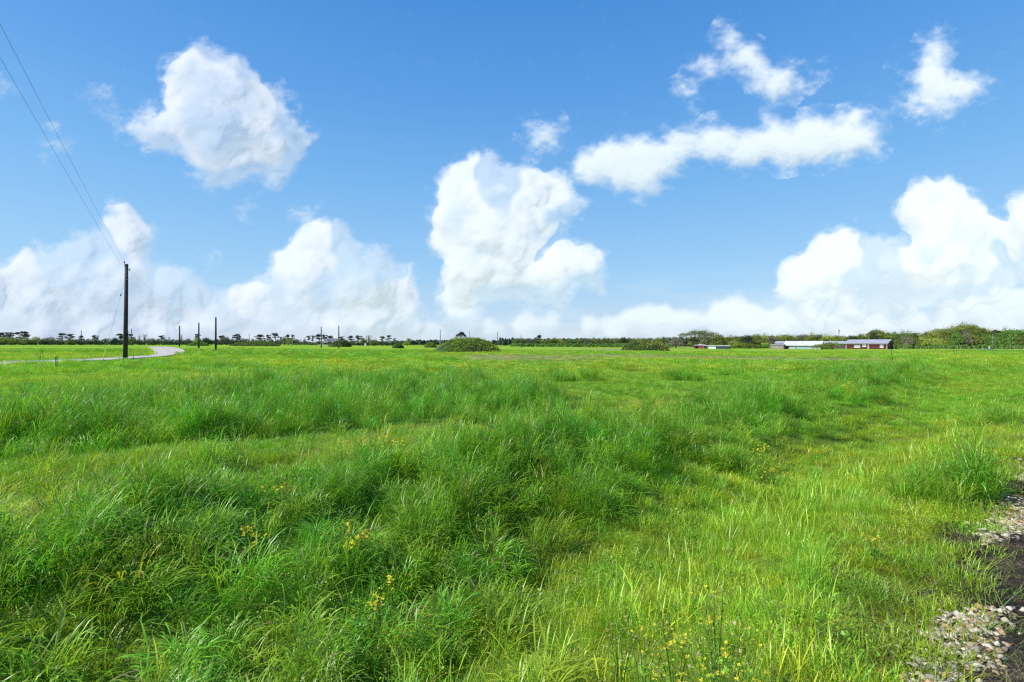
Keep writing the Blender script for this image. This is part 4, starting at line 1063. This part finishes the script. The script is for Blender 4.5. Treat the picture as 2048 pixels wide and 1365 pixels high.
def tree(sp, var, col, px, top, width, Y, label, name, cat="tree", group=None, sink=0.0):
    """tree whose top meets the pixel row `top` and whose crown is `width` pixels wide at depth Y"""
    x, y, z = at(px, Y); h = zpix(top - 1.3, Y) - z + sink; w = width / F * Y
    V, rd, mb = TREES[sp][var % len(TREES[sp])]
    zmax = np.percentile(V[:, 2], 97.5); ext = np.percentile(V[:, 0], 98.5) - np.percentile(V[:, 0], 1.5)
    root = empty(name, (x, y, z - sink), random.uniform(-.3, .3)); tag(root, label, cat, group)
    key = (sp, var % len(TREES[sp]), col)
    if key not in _mc:
        tm = bpy.data.meshes.new("trunk"); tm.from_pydata(mb.v, [], mb.f); tm.materials.append(BARK)
        _mc[key] = (leaf_obj("crown", V, rd, LM[col]), tm)
    cm, tm = _mc[key]
    for nm, me_ in (("trunk", tm), ("crown", cm)):
        o = link(bpy.data.objects.new(nm, me_), root); o.scale = (w / ext, w / ext, h / zmax)
    return root

# far left: pines above the hedgerow
PN = [(2,667,20,'p',"flat-topped dark pine cut by the left edge of the picture"),(20.5,667,19,'p',"broad flat-topped pine, second from the left edge"),
 (40,666.5,15,'p',"flat-topped pine, left one of the tall touching pair near the left edge"),(51,665,15,'p',"tallest pine near the left edge, right one of the touching pair"),
 (125,668.5,16,'p',"wide layered pine midway between the left edge and the near pole"),(141,670,12,'p',"smaller pine touching the right side of the wide layered pine"),
 (163,673,9,'r',"small dark pine behind the thin pole left of the near pole"),(190.5,672.5,10,'r',"lone small round-topped pine left of the near pole"),
 (242,669.5,13,'p',"ragged pine just left of the near utility pole"),(262,670,10,'p',"small flat pine just right of the near utility pole"),
 (323.5,673,11,'p',"small umbrella-shaped pine above the road bend"),(395,670,11,'p',"pine behind the middle one of the three dark poles"),
 (444,673,10,'r',"small round pine just right of the nearest of the three dark poles"),(475,670,16,'r',"large dark bushy pine between the three dark poles and the thin pale pole"),
 (521,671,17,'r',"wide dark bushy tree just right of the thin pale pole"),(537,671.5,8,'r',"small round-headed pine left of the tall slender one"),
 (550.5,668,11,'r',"tallest slender pine left of the grey-roofed farmhouse"),(561,675,11,'p',"low spreading pine right of the tallest slender pine"),
 (577,671,9,'r',"dark pine just left of the thin dark pole"),(586,672,8,'p',"open-crowned pine just right of the thin dark pole"),
 (618,673.5,8,'p',"slim ragged pine left of the farmhouse, left one of a pair"),(625.5,673,6,'p',"slim ragged pine left of the farmhouse, right one of a pair"),
 (638.5,670.5,14,'r',"tall dark pine overlapping the left end of the farmhouse"),(649,671.5,10,'r',"dark pine behind the left gable of the farmhouse"),
 (661,673.5,10,'r',"rounded pine crown rising behind the farmhouse roof"),(683.5,675,11,'p',"leaning flat pine at the right end of the farmhouse"),
 (702.5,673.5,11,'r',"round-headed dark pine, first to the right of the farmhouse"),(717,673,12,'r',"dark pine with a lopsided crown, second to the right of the farmhouse"),
 (765,674.5,9,'r',"dark round pine right of the sparse leafy tree"),(778,672.5,11,'p',"tall open pine, tallest between the sparse tree and the big mound"),
 (789.5,678.5,6,'p',"small thin pine right of the tall open pine"),(817.5,679,9,'p',"small pine at the left end of the distant dark wood")]
for i, (px, tp, w, k, lb) in enumerate(PN):
    tree('pine' if k == 'p' else 'roundpine', i, 'pine', px, tp, w * 1.05, 300 + (i * 37) % 40, lb, "pine_tree", group="pines on the far left skyline")
for px, tp, w, lb in ((289,670,11,"bare pale tree with round twiggy head above the road bend"),(278.5,671.5,8,"faint bare tree left of the round twiggy one"),(338,675,9,"small bare tree right of the umbrella-shaped pine"),
                      (737.5,671.5,18,"sparse leafy tree with thin crown between farmhouse and big mound"),(363,672,7,"faint bare tree behind the leftmost of the three dark poles"),(212,677,9,"low bare pale tree above the yellow guy guard")):
    tree('bare', int(px), 'brown' if px != 737.5 else 'olive', px, tp, w, 290, lb, "bare_tree", group="bare trees on the far left skyline")
tree('oak', 0, 'pine', 922, 666, 20, 210, "big dark evergreen rising behind the top of the overgrown mound", "evergreen_tree")
tree('roundpine', 2, 'pine', 1081, 672, 12, 262, "dark evergreen standing above the low trees right of the big mound", "evergreen_tree")
SH = [(8,676.5,26,'yellow',"yellow-green shrub below the pine at the left edge"),(25,676,16,'yellow',"pale yellow shrub below the second pine from the left edge"),(48,676,24,'olive',"olive shrub under the tall touching pair of pines"),
 (72,676.5,22,'yellow',"flat-topped yellow shrub right of the tall touching pines"),(100,677,24,'grey',"rounded grey-green shrub right of the flat-topped yellow shrub"),(139,677.5,14,'olive',"olive shrub below the wide layered pine"),
 (187,677.5,9,'olive',"small olive shrub at the foot of the lone round-topped pine"),(230,678,14,'dark',"dark shrub left of the near utility pole"),(267,677,14,'olive',"light shrub right of the near utility pole"),
 (305,679,20,'grey',"grey shrub right of the round twiggy bare tree"),(393,677,12,'yellow',"yellow shrub at the foot of the middle dark pole"),(412,678,20,'dark',"dark shrub between the middle and nearest dark poles"),
 (452,676.5,18,'grey',"grey-green shrub right of the nearest dark pole"),(568,676.5,18,'grey',"grey shrub left of the pale yellow shrub by the thin dark pole"),(577,679,10,'yellow',"pale yellow shrub at the foot of the thin dark pole"),
 (725,678,14,'olive',"olive shrub at the foot of the sparse leafy tree"),(750,681,14,'olive',"low olive shrub right of the sparse leafy tree"),(815,682,13,'yellow',"light olive shrub under the small pine left of the dark wood"),
 (609,680,9,'grey',"small grey-green shrub between the thin dark pole and the slim pines")]
for i, (px, tp, w, c, lb) in enumerate(SH):
    tree('shrub', i, c, px, tp, w, 262 + (i * 13) % 20, lb, "shrub", "shrub", "shrubs along the far left hedgerow")
# hedgerow and distant wood read as one mass
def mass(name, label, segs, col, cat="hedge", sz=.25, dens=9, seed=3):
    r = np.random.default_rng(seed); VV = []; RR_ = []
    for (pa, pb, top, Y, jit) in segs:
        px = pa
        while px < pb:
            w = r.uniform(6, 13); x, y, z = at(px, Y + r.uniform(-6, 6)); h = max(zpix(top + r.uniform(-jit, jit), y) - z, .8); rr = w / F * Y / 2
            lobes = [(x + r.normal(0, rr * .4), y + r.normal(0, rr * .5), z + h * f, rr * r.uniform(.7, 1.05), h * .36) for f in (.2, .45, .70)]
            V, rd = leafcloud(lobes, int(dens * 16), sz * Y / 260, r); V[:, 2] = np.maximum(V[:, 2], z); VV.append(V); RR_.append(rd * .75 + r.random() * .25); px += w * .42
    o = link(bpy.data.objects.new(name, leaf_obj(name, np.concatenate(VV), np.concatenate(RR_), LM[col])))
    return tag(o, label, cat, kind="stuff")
mass("hedgerow", "continuous dark scrubby hedgerow along the far left edge of the field", [(-120, 600, 679.0, 288, 1.8), (600, 660, 684, 300, 1), (690, 800, 681.5, 292, 1.5)], 'grey', seed=4)
mass("hedgerow_foot", "darker scrub at the foot of the far left hedgerow", [(-120, 560, 683, 274, 1.2), (700, 800, 685.5, 280, 1)], 'dark', seed=9)  # lower band of darker leaves in front of the hedgerow
bpy.data.objects["hedgerow_foot"].name = "undergrowth"
mass("distant_wood", "distant blue-green wood behind and beside the big mound", [(790, 1060, 681.2, 420, 1.3), (1000, 1400, 677.8, 330, 1.3), (1330, 1560, 675, 300, 1.2)], 'wood', "wood", .42, 10, seed=5)
mass("woodland_backdrop", "solid mass of far trees behind the buildings and right woods", [(1380, 1560, 675, 262, 1.5), (1540, 1760, 673, 262, 1.5), (1740, 1870, 668, 258, 1.5), (1850, 2300, 665, 250, 2)], 'olive', "wood", .40, 12, seed=6)
bpy.data.objects["woodland_backdrop"].name = "woodland"

mass("scrub", "dark scrub along the foot of the woods at the right and centre", [(1030, 1345, 687.5, 246, 1.2), (1455, 1545, 690, 222, 1.5), (1788, 2300, 690.5, 203, 2.0)], 'green', "scrub", .26, 10, seed=14)
# centre and right: single crowns that can be told apart
def prof(px):
    return np.interp(px, [1000,1030,1060,1100,1140,1200,1240,1300,1345,1440,1470,1500,1530,1560,1600,1640,1680,1720,1745,1760,1785,1810,1850,1880,1900,1925,1945,1962,1990,2005,2030,2060,2200],
                         [682,680,678,679,680,679,678,679,677,676,676,674,671,674,672,672,674,673,667,663,668,667,669,663,657,653,655,663,664,662,664,663,664])
def place_word(px):
    for a, b, t in ((0, 1110, "right of the big overgrown mound"), (1110, 1235, "left of the flat brush mound"), (1235, 1345, "behind the flat brush mound"), (1345, 1460, "around the spreading oak"),
                    (1460, 1540, "between the trailer and the tan shed"), (1540, 1640, "behind the white-roofed building"), (1640, 1700, "left of the red house"),
                    (1700, 1790, "behind the red house"), (1790, 1870, "just right of the red house"), (1870, 1970, "in the tall hump of woods"), (1970, 3000, "near the brown pole")):
        if a <= px < b: return t
words = dict(olive="olive-green", green="mid-green", dark="dark green", brown="brown twiggy", yellow="yellow-green", grey="grey-green")
cnt_ = {}
ordw = ["first", "second", "third", "fourth", "fifth", "sixth", "seventh", "eighth", "ninth", "tenth"]
rt_ = random.Random(8); plan = []
px = 1030
while px < 1345:
    w = rt_.uniform(15, 24); plan.append((px, prof(px) + rt_.uniform(-.6, 3.0), w, rt_.choice(['olive', 'green', 'dark', 'grey', 'olive', 'yellow']), 255 + rt_.uniform(-8, 14))); px += w * .62
px = 1462
while px < 2130:
    hump = 1870 < px < 1970
    w = rt_.uniform(20, 32); plan.append((px, prof(px) + rt_.uniform(-.8, 2.2), w, rt_.choice(['olive', 'olive', 'green', 'brown', 'olive', 'dark', 'yellow']), 236 + rt_.uniform(-6, 12))); px += w * .62
px = 1795
while px < 2120:      # lower front row
    w = rt_.uniform(20, 30); plan.append((px, prof(px) + rt_.uniform(9, 15) * (1.3 if 1870 < px < 1965 else .8), w, rt_.choice(['olive', 'yellow', 'green', 'brown', 'olive']), 208 + rt_.uniform(-5, 6))); px += w * .7
plan.sort(key=lambda q: q[0])
for i, (px, tp, w, c, Y) in enumerate(plan):
    k = (place_word(px), c, Y < 220); cnt_[k] = cnt_.get(k, 0) + 1
    kind_ = "low front-row" if Y < 220 else ("broad" if w > 23 else "round-crowned")
    nth = ordw[min(cnt_[k] - 1, 9)]
    lb = "%s %s crown %s, %s from left" % (words[c], kind_, k[0], nth)
    tree('shrub' if Y < 220 else 'round', i * 5 + 1, c, px, tp, w, Y, lb, "broadleaf_tree", group="trees of the woods at the right")
tree('oak', 0, 'olive', 1930, 652.5, 66, 226, "tallest domed olive tree at the top of the hump of woods", "broadleaf_tree")
tree('oak', 0, 'olive', 1893, 660, 46, 218, "wide olive tree on the left shoulder of the hump of woods", "broadleaf_tree")
tree('oak', 0, 'olive', 1957, 659, 40, 220, "wide olive tree on the right shoulder of the hump of woods", "broadleaf_tree")
tree('oak', 0, 'green', 2024, 662, 60, 214, "wide green tree at the right edge beyond the brown pole", "broadleaf_tree")
tree('oak', 0, 'olive', 1750, 662.5, 34, 240, "domed olive tree showing above the red house roof", "broadleaf_tree")
tree('oak', 0, 'grey', 1392, 663.5, 66, 222, "big spreading grey-green live oak behind the red shed", "oak_tree")
tree('round', 2, 'olive', 1432, 669, 34, 232, "rounded olive tree leaning on the right side of the spreading oak", "broadleaf_tree")
tree('round', 4, 'grey', 1412, 666, 26, 236, "tall grey-green crown behind the right half of the spreading oak", "broadleaf_tree")
tree('shrub', 1, 'brown', 1352, 679, 34, 226, "low brown scrub at the left foot of the spreading oak", "shrub", "shrub")
tree('round', 1, 'dark', 1493, 674, 24, 226, "dark leaning tree between the trailer and the tan shed", "broadleaf_tree")
tree('shrub', 3, 'yellow', 1468, 684, 34, 214, "low yellow-green shrub right of the trailer", "shrub", "shrub")
tree('shrub', 2, 'olive', 1498, 688, 36, 210, "low olive shrub left of the tan shed", "shrub", "shrub")
tree('shrub', 0, 'olive', 1664, 687.5, 50, 190, "rounded olive bush between the white-roofed building and the red house", "shrub", "shrub")
tree('shrub', 2, 'olive', 1642, 692.5, 26, 188, "low olive bush at the right end of the white-roofed building", "shrub", "shrub")
tree('bare', 1, 'brown', 1642, 669, 24, 250, "bare twiggy tree rising behind the right end of the white roof", "bare_tree")
tree('roundpine', 1, 'dark', 1828, 669, 16, 228, "dark pointed evergreen in the woods just right of the red house", "evergreen_tree")
tree('roundpine', 3, 'dark', 1993, 662.5, 14, 215, "dark vine-hung tree just right of the brown pole", "evergreen_tree")

# ------------------------------------------------------------------ overgrown mounds
def mound(name, label, px0, px1, top, base, cols, Y=None, seed=1, peak=.5, flowers=0, leaf=.09, n=5000, cat="mound", group=None):
    xc, Yc, zc = hit((px0 + px1) / 2, base) if Y is None else at((px0 + px1) / 2, Y)
    Yc += (px1 - px0) / F * Yc * .22; xc = ((px0 + px1) / 2 - 1024) / F * Yc; zc = float(ground(xc, Yc))
    w = (px1 - px0) / F * Yc; h = zpix(top, Yc) - zc
    r = np.random.default_rng(seed); root = empty(name, (xc, Yc, zc)); tag(root, label, cat, group)
    dep = w * .42
    def hz(x, y):
        X = x / w + .5; sk = np.where(X < peak, X / (2 * peak), .5 + (X - peak) / (2 * (1 - peak)))
        d = np.clip(1 - ((sk - .5) * 2) ** 2 - (y / dep * 1.0) ** 2, 0, 1) ** .75
        return h * d * (.78 + .44 * fbm(x * 5 / w + seed * 7 + 20, y * 5 / w + 20, 3))
    gx_, gy_ = np.meshgrid(np.linspace(-w / 2, w / 2, 40), np.linspace(-dep, dep, 30))
    gz_ = hz(gx_, gy_) * .86 - .12; idx = np.arange(1200).reshape(30, 40)
    q = np.stack([idx[:-1, :-1], idx[:-1, 1:], idx[1:, 1:], idx[1:, :-1]], -1).reshape(-1, 4)
    link(bpy.data.objects.new("earth", mesh_np("earth", np.stack([gx_, gy_, gz_], -1).reshape(-1, 3), np.full(len(q), 4), q.ravel(), M("mound_earth", (.07, .085, .03), .95, .1, (.8, .6, 1.4)), True)), root)
    tot = len(cols)
    for ci, (c, nm, f0, f1) in enumerate(cols):
        m_ = int(n * (f1 - f0) * 1.0); x = r.uniform(f0, f1, m_) * w - w / 2 + r.normal(0, w * .05, m_); y = r.uniform(-dep, dep * .7, m_)
        patch = fbm(x * 1.1 + ci * 40, y * 1.1 + ci * 30, 3); k = (hz(x, y) > .10 * h * .4) & (patch > .36); x, y = x[k], y[k]
        z = hz(x, y) + (r.uniform(-.10, .30, len(x)) * .16 + (r.random(len(x)) < .12) * r.random(len(x)) * .16) * h
        C = np.stack([x, y, np.maximum(z, .02)], -1); nn = len(C)
        nr = r.normal(0, .8, (nn, 3)) + np.array([0, -.3, .8]); nr /= np.linalg.norm(nr, axis=1)[:, None]; u = np.cross(nr, r.normal(size=(nn, 3))); u /= np.linalg.norm(u, axis=1)[:, None]; v = np.cross(nr, u); s_ = leaf * r.uniform(.5, 1.4, (nn, 1))
        V = np.stack([C - u * s_, C - v * s_ * .6, C + u * s_, C + v * s_ * .6], 1).reshape(-1, 3)
        link(bpy.data.objects.new(nm, leaf_obj(nm, V, np.repeat(r.random(nn) * .6 + .4 * vnoise(x * 2 + 9, y * 2 + z * 3 + 9), 4), LM[c])), root)
    if flowers:
        x = r.uniform(.30, .98, flowers) * w - w / 2; y = r.uniform(-dep, .2 * dep, flowers); k = (fbm(x * 1.6 + 5, y * 1.6 + 60, 3) > .45); x, y = x[k], y[k]; z = np.maximum(hz(x, y), .05) + .08 * h
        C = np.stack([x, y, z], -1); nn = len(C); u = np.tile([1., 0, 0], (nn, 1)); v = np.tile([0, .5, .8], (nn, 1)); s_ = leaf * .8 * r.uniform(.5, 1.2, (nn, 1))
        V = np.stack([C - u * s_, C - v * s_, C + u * s_, C + v * s_], 1).reshape(-1, 3)
        link(bpy.data.objects.new("blossom", leaf_obj("blossom", V, np.repeat(r.random(nn), 4), LM['flower'])), root)
LM['flower'] = leaf_mat("yellow_petals", (.74, .66, .06), .25, .3); LM['pink'] = leaf_mat("dry_pink_stalks", (.40, .34, .30), .3, .2); LM['lime'] = leaf_mat("lime_leaves", (.26, .46, .06), .3, .4)
mound("overgrown_mound", "big brushy mound covered in weeds and yellow flowers at the centre of the field", 866, 1002, 677.5, 705, [('lime', "green_brush", 0, .6), ('lime', "lime_brush", .2, 1), ('olive', "olive_brush", .3, 1), ('pink', "dry_stalks", 0, .16), ('dark', "dark_brush", .15, .8)], seed=4, peak=.5, flowers=260, leaf=.085, n=9000)  # last brush layer: darker leaves mixed in patchily
mound("brush_mound", "flat wide brush mound right of centre with yellow flowers at its right end", 1243, 1340, 682.5, 697, [('olive', "olive_brush", 0, .9), ('green', "green_brush", 0, .7), ('dark', "dark_brush", 0, 1)], Y=125, seed=6, peak=.4, flowers=170, leaf=.12, n=5000)
mound("brush_mound", "small low weedy mound at the foot of the middle of the three dark poles", 376, 416, 684.5, 690, [('green', "green_brush", 0, 1), ('lime', "lime_brush", 0, 1)], Y=200, seed=7, leaf=.2, n=1800)
mound("brush_mound", "long low weedy bank below the bushy pines right of the three dark poles", 462, 556, 683, 691, [('green', "green_brush", 0, 1), ('olive', "olive_brush", 0, 1)], Y=190, seed=8, leaf=.2, n=3000, peak=.6)
mound("brush_mound", "dark brambly mound in front of the right end of the farmhouse", 657, 702, 681, 692, [('olive', "olive_brush", 0, 1), ('dark', "dark_brush", .3, 1)], Y=180, seed=9, leaf=.17, n=2400, peak=.7)
mound("brush_mound", "small dark weedy heap right of the tall open pine", 784, 808, 687, 692.5, [('green', "green_brush", 0, 1), ('dark', "dark_brush", .3, 1)], Y=150, seed=10, leaf=.14, n=1200)
mound("brush_mound", "small yellow-green weedy heap just left of the big mound", 848, 874, 686, 692, [('lime', "lime_brush", 0, 1), ('olive', "olive_brush", 0, 1)], Y=180, seed=11, leaf=.16, n=1200)

# ------------------------------------------------------------------ flowering weeds
PET = LM['flower']; STM = M("weed_stem", (.13, .22, .03), .7, .2); TAN = leaf_mat("dry_seed_fluff", (.50, .42, .26), .3, .3)
def weed(px, py, hgt, label, nst=7, spread=.12, dry=0.0, seed=1, head=.018, name="flowering_weed", per=9):
    x, Y, z = hit(px, py, hgt * .92); r = np.random.default_rng(seed)
    root = empty(name, (x, Y, z)); tag(root, label, "wildflower", "yellow flowering weeds in the grass")
    mb = MB(); F1 = []; F2 = []; LV = []
    for k in range(nst):
        a = r.random() * 6.28; d = spread * r.uniform(.2, 1); hh = hgt * r.uniform(.72, 1.05); tp = Vector((math.cos(a) * d, math.sin(a) * d, hh))
        mb.tube([(0, 0, -.03), tuple(tp * .55 + Vector((0, 0, .03))), tuple(tp)], [.004, .003, .0018], 5, False)
        for j in range(per):
            c = tp + Vector((r.normal(0, spread * .28), r.normal(0, spread * .28), r.normal(-.02, hgt * .07)))
            if j % 3 == 0: mb.tube([tuple(tp * .86), tuple(c)], [.0015, .001], 4, False)
            (F2 if r.random() < dry else F1).append(c)
        for j in range(6):
            f = r.uniform(.15, .75); LV.append(tp * f + Vector((r.normal(0, .03), r.normal(0, .03), 0)))
    mb.build("stems", STM, root)
    def petals(L_, nm, m_, s0):
        if not L_: return
        V = []
        for c in L_:
            a0 = r.random() * 1.5; s_ = s0 * r.uniform(.5, 1.15); tilt = Vector((r.normal(0, .5), r.normal(0, .5), 1)).normalized(); u = tilt.orthogonal().normalized(); v = tilt.cross(u)
            for j in range(4):
                an = a0 + j * 1.571; d_ = u * math.cos(an) + v * math.sin(an); e_ = u * -math.sin(an) + v * math.cos(an)
                V += [tuple(c), tuple(c + d_ * s_ * .6 + e_ * s_ * .4), tuple(c + d_ * s_ + tilt * s_ * .3), tuple(c + d_ * s_ * .6 - e_ * s_ * .4)]
        V = np.array(V); link(bpy.data.objects.new(nm, leaf_obj(nm, V, np.repeat(r.random(len(V) // 4), 4), m_)), root)
    petals(F1, "flower_cluster", PET, head); petals(F2, "seed_cluster", TAN, head * .9); petals(LV, "foliage", LM['lime'], .02)
WD = [(718,1060,.42,"bright yellow flower cluster in the dark ditch grass left of centre",8,.10,0,.020),(560,970,.40,"pale yellow flower head standing above the tufts upper left of centre",6,.13,0,.017),
 (492,1066,.34,"small yellow flower head in the ditch grass, left of the bright cluster",4,.08,0,.016),(512,1072,.30,"tiny yellow flower head right beside the small one in the ditch",3,.05,0,.015),
 (1107,905,.42,"yellow flower cluster above the tufts right of centre",6,.16,0,.018),(1432,1212,.55,"tall golden flowering weed, highest of those at the bottom right of centre",6,.07,.15,.011),
 (1455,1265,.50,"branching weed with golden buds below and right of the tallest one",8,.16,.35,.009),(1350,1255,.45,"weed with olive-yellow buds left of the tallest golden one",6,.12,.3,.009),
 (1290,1275,.45,"weed with orange stalk and clustered buds at bottom centre right",5,.10,.45,.009),(1238,1260,.42,"dry brown seed-headed weed, leftmost of the bottom group",5,.08,.85,.009),
 (1440,1335,.36,"low yellow flower cluster at the very bottom edge",8,.20,.1,.013),(1345,1330,.36,"pale budding weed at the bottom edge left of the low yellow cluster",6,.10,.4,.010),
 (765,1185,.36,"small yellow-green weed on the dark right flank of the big ditch tuft",5,.10,.1,.014),(788,1150,.33,"single yellow blossoms over the big ditch tuft",3,.05,0,.014),
 (1700,769,.55,"yellow flower patch in the tall grass toward the red house",6,.25,0,.020),(1736,750,.55,"faint yellow flowers in the tall grass below the red house",5,.35,0,.017),
 (1893,741,.5,"yellow flowers at the right end of the tall grass band",5,.35,0,.018),(1882,752,.45,"lower yellow flowers at the right end of the tall grass band",5,.3,0,.017),
 (1520,893,.40,"scattered yellow buds in the dark band right of centre",5,.14,0,.018),(1545,940,.30,"low yellow-green weed at the foot of the dark band",6,.2,0,.016),
 (775,887,.35,"faint yellow flowers on the light grass strip",6,.22,0,.020),(1745,1075,.2,"low yellow patch in the bright grass of the near slope",4,.1,0,.014)]
for i, (px, py, h_, lb, ns, sp_, dr, hd) in enumerate(WD): weed(px, py, h_, lb, ns, sp_, dr, 200 + i, hd)

# buttercups speckling the turf: far too many to count
def speckle():
    x1, y1 = sample(3, 110, 2.2); n1 = fbm(x1 * .12 + 70, y1 * .12 + 11, 4)
    p = sstep(.56, .70, n1) * .55
    for cx, cy, rx, ry in ((*hit(1160, 701)[:2], 14, 12), (*hit(840, 729)[:2], 6, 5), (*hit(920, 733)[:2], 5, 4), (*hit(60, 748)[:2], 2.5, 2.5), (*hit(1560, 702)[:2], 12, 10), (*hit(2000, 702)[:2], 8, 12)):
        p = np.maximum(p, sstep(1.3, .2, np.hypot((x1 - cx) / rx, (y1 - cy) / ry)) * .8)
    tall, lush, bare, edge = maps(x1, y1)
    k = (rng.random(len(x1)) < p * (1 - .7 * tall)) & keep_off_roads(x1, y1); x, y = x1[k], y1[k]
    d = np.hypot(x, y); s_ = (.010 + .0009 * d)[:, None] * rng.uniform(.6, 1.3, (len(x), 1)); z = ground(x, y) + rng.uniform(.12, .24, len(x))
    C = np.stack([x, y, z], -1); V = []
    for k in range(3):
        a = rng.uniform(0, 3.14, len(x)); u = np.stack([np.cos(a), np.sin(a), rng.normal(0, .4, len(x))], -1); v = np.stack([-np.sin(a) * .6, np.cos(a) * .6, np.full(len(x), .7)], -1)
        V.append(np.stack([C - u * s_, C - v * s_ * .5, C + u * s_, C + v * s_ * .5], 1))
    V = np.concatenate(V).reshape(-1, 3)
    o = link(bpy.data.objects.new("buttercups", leaf_obj("buttercups", V, np.repeat(rng.random(len(V) // 4), 4), LM['flower'])))
    tag(o, "tiny yellow flowers speckling the short grass", "wildflowers", kind="stuff")
speckle()
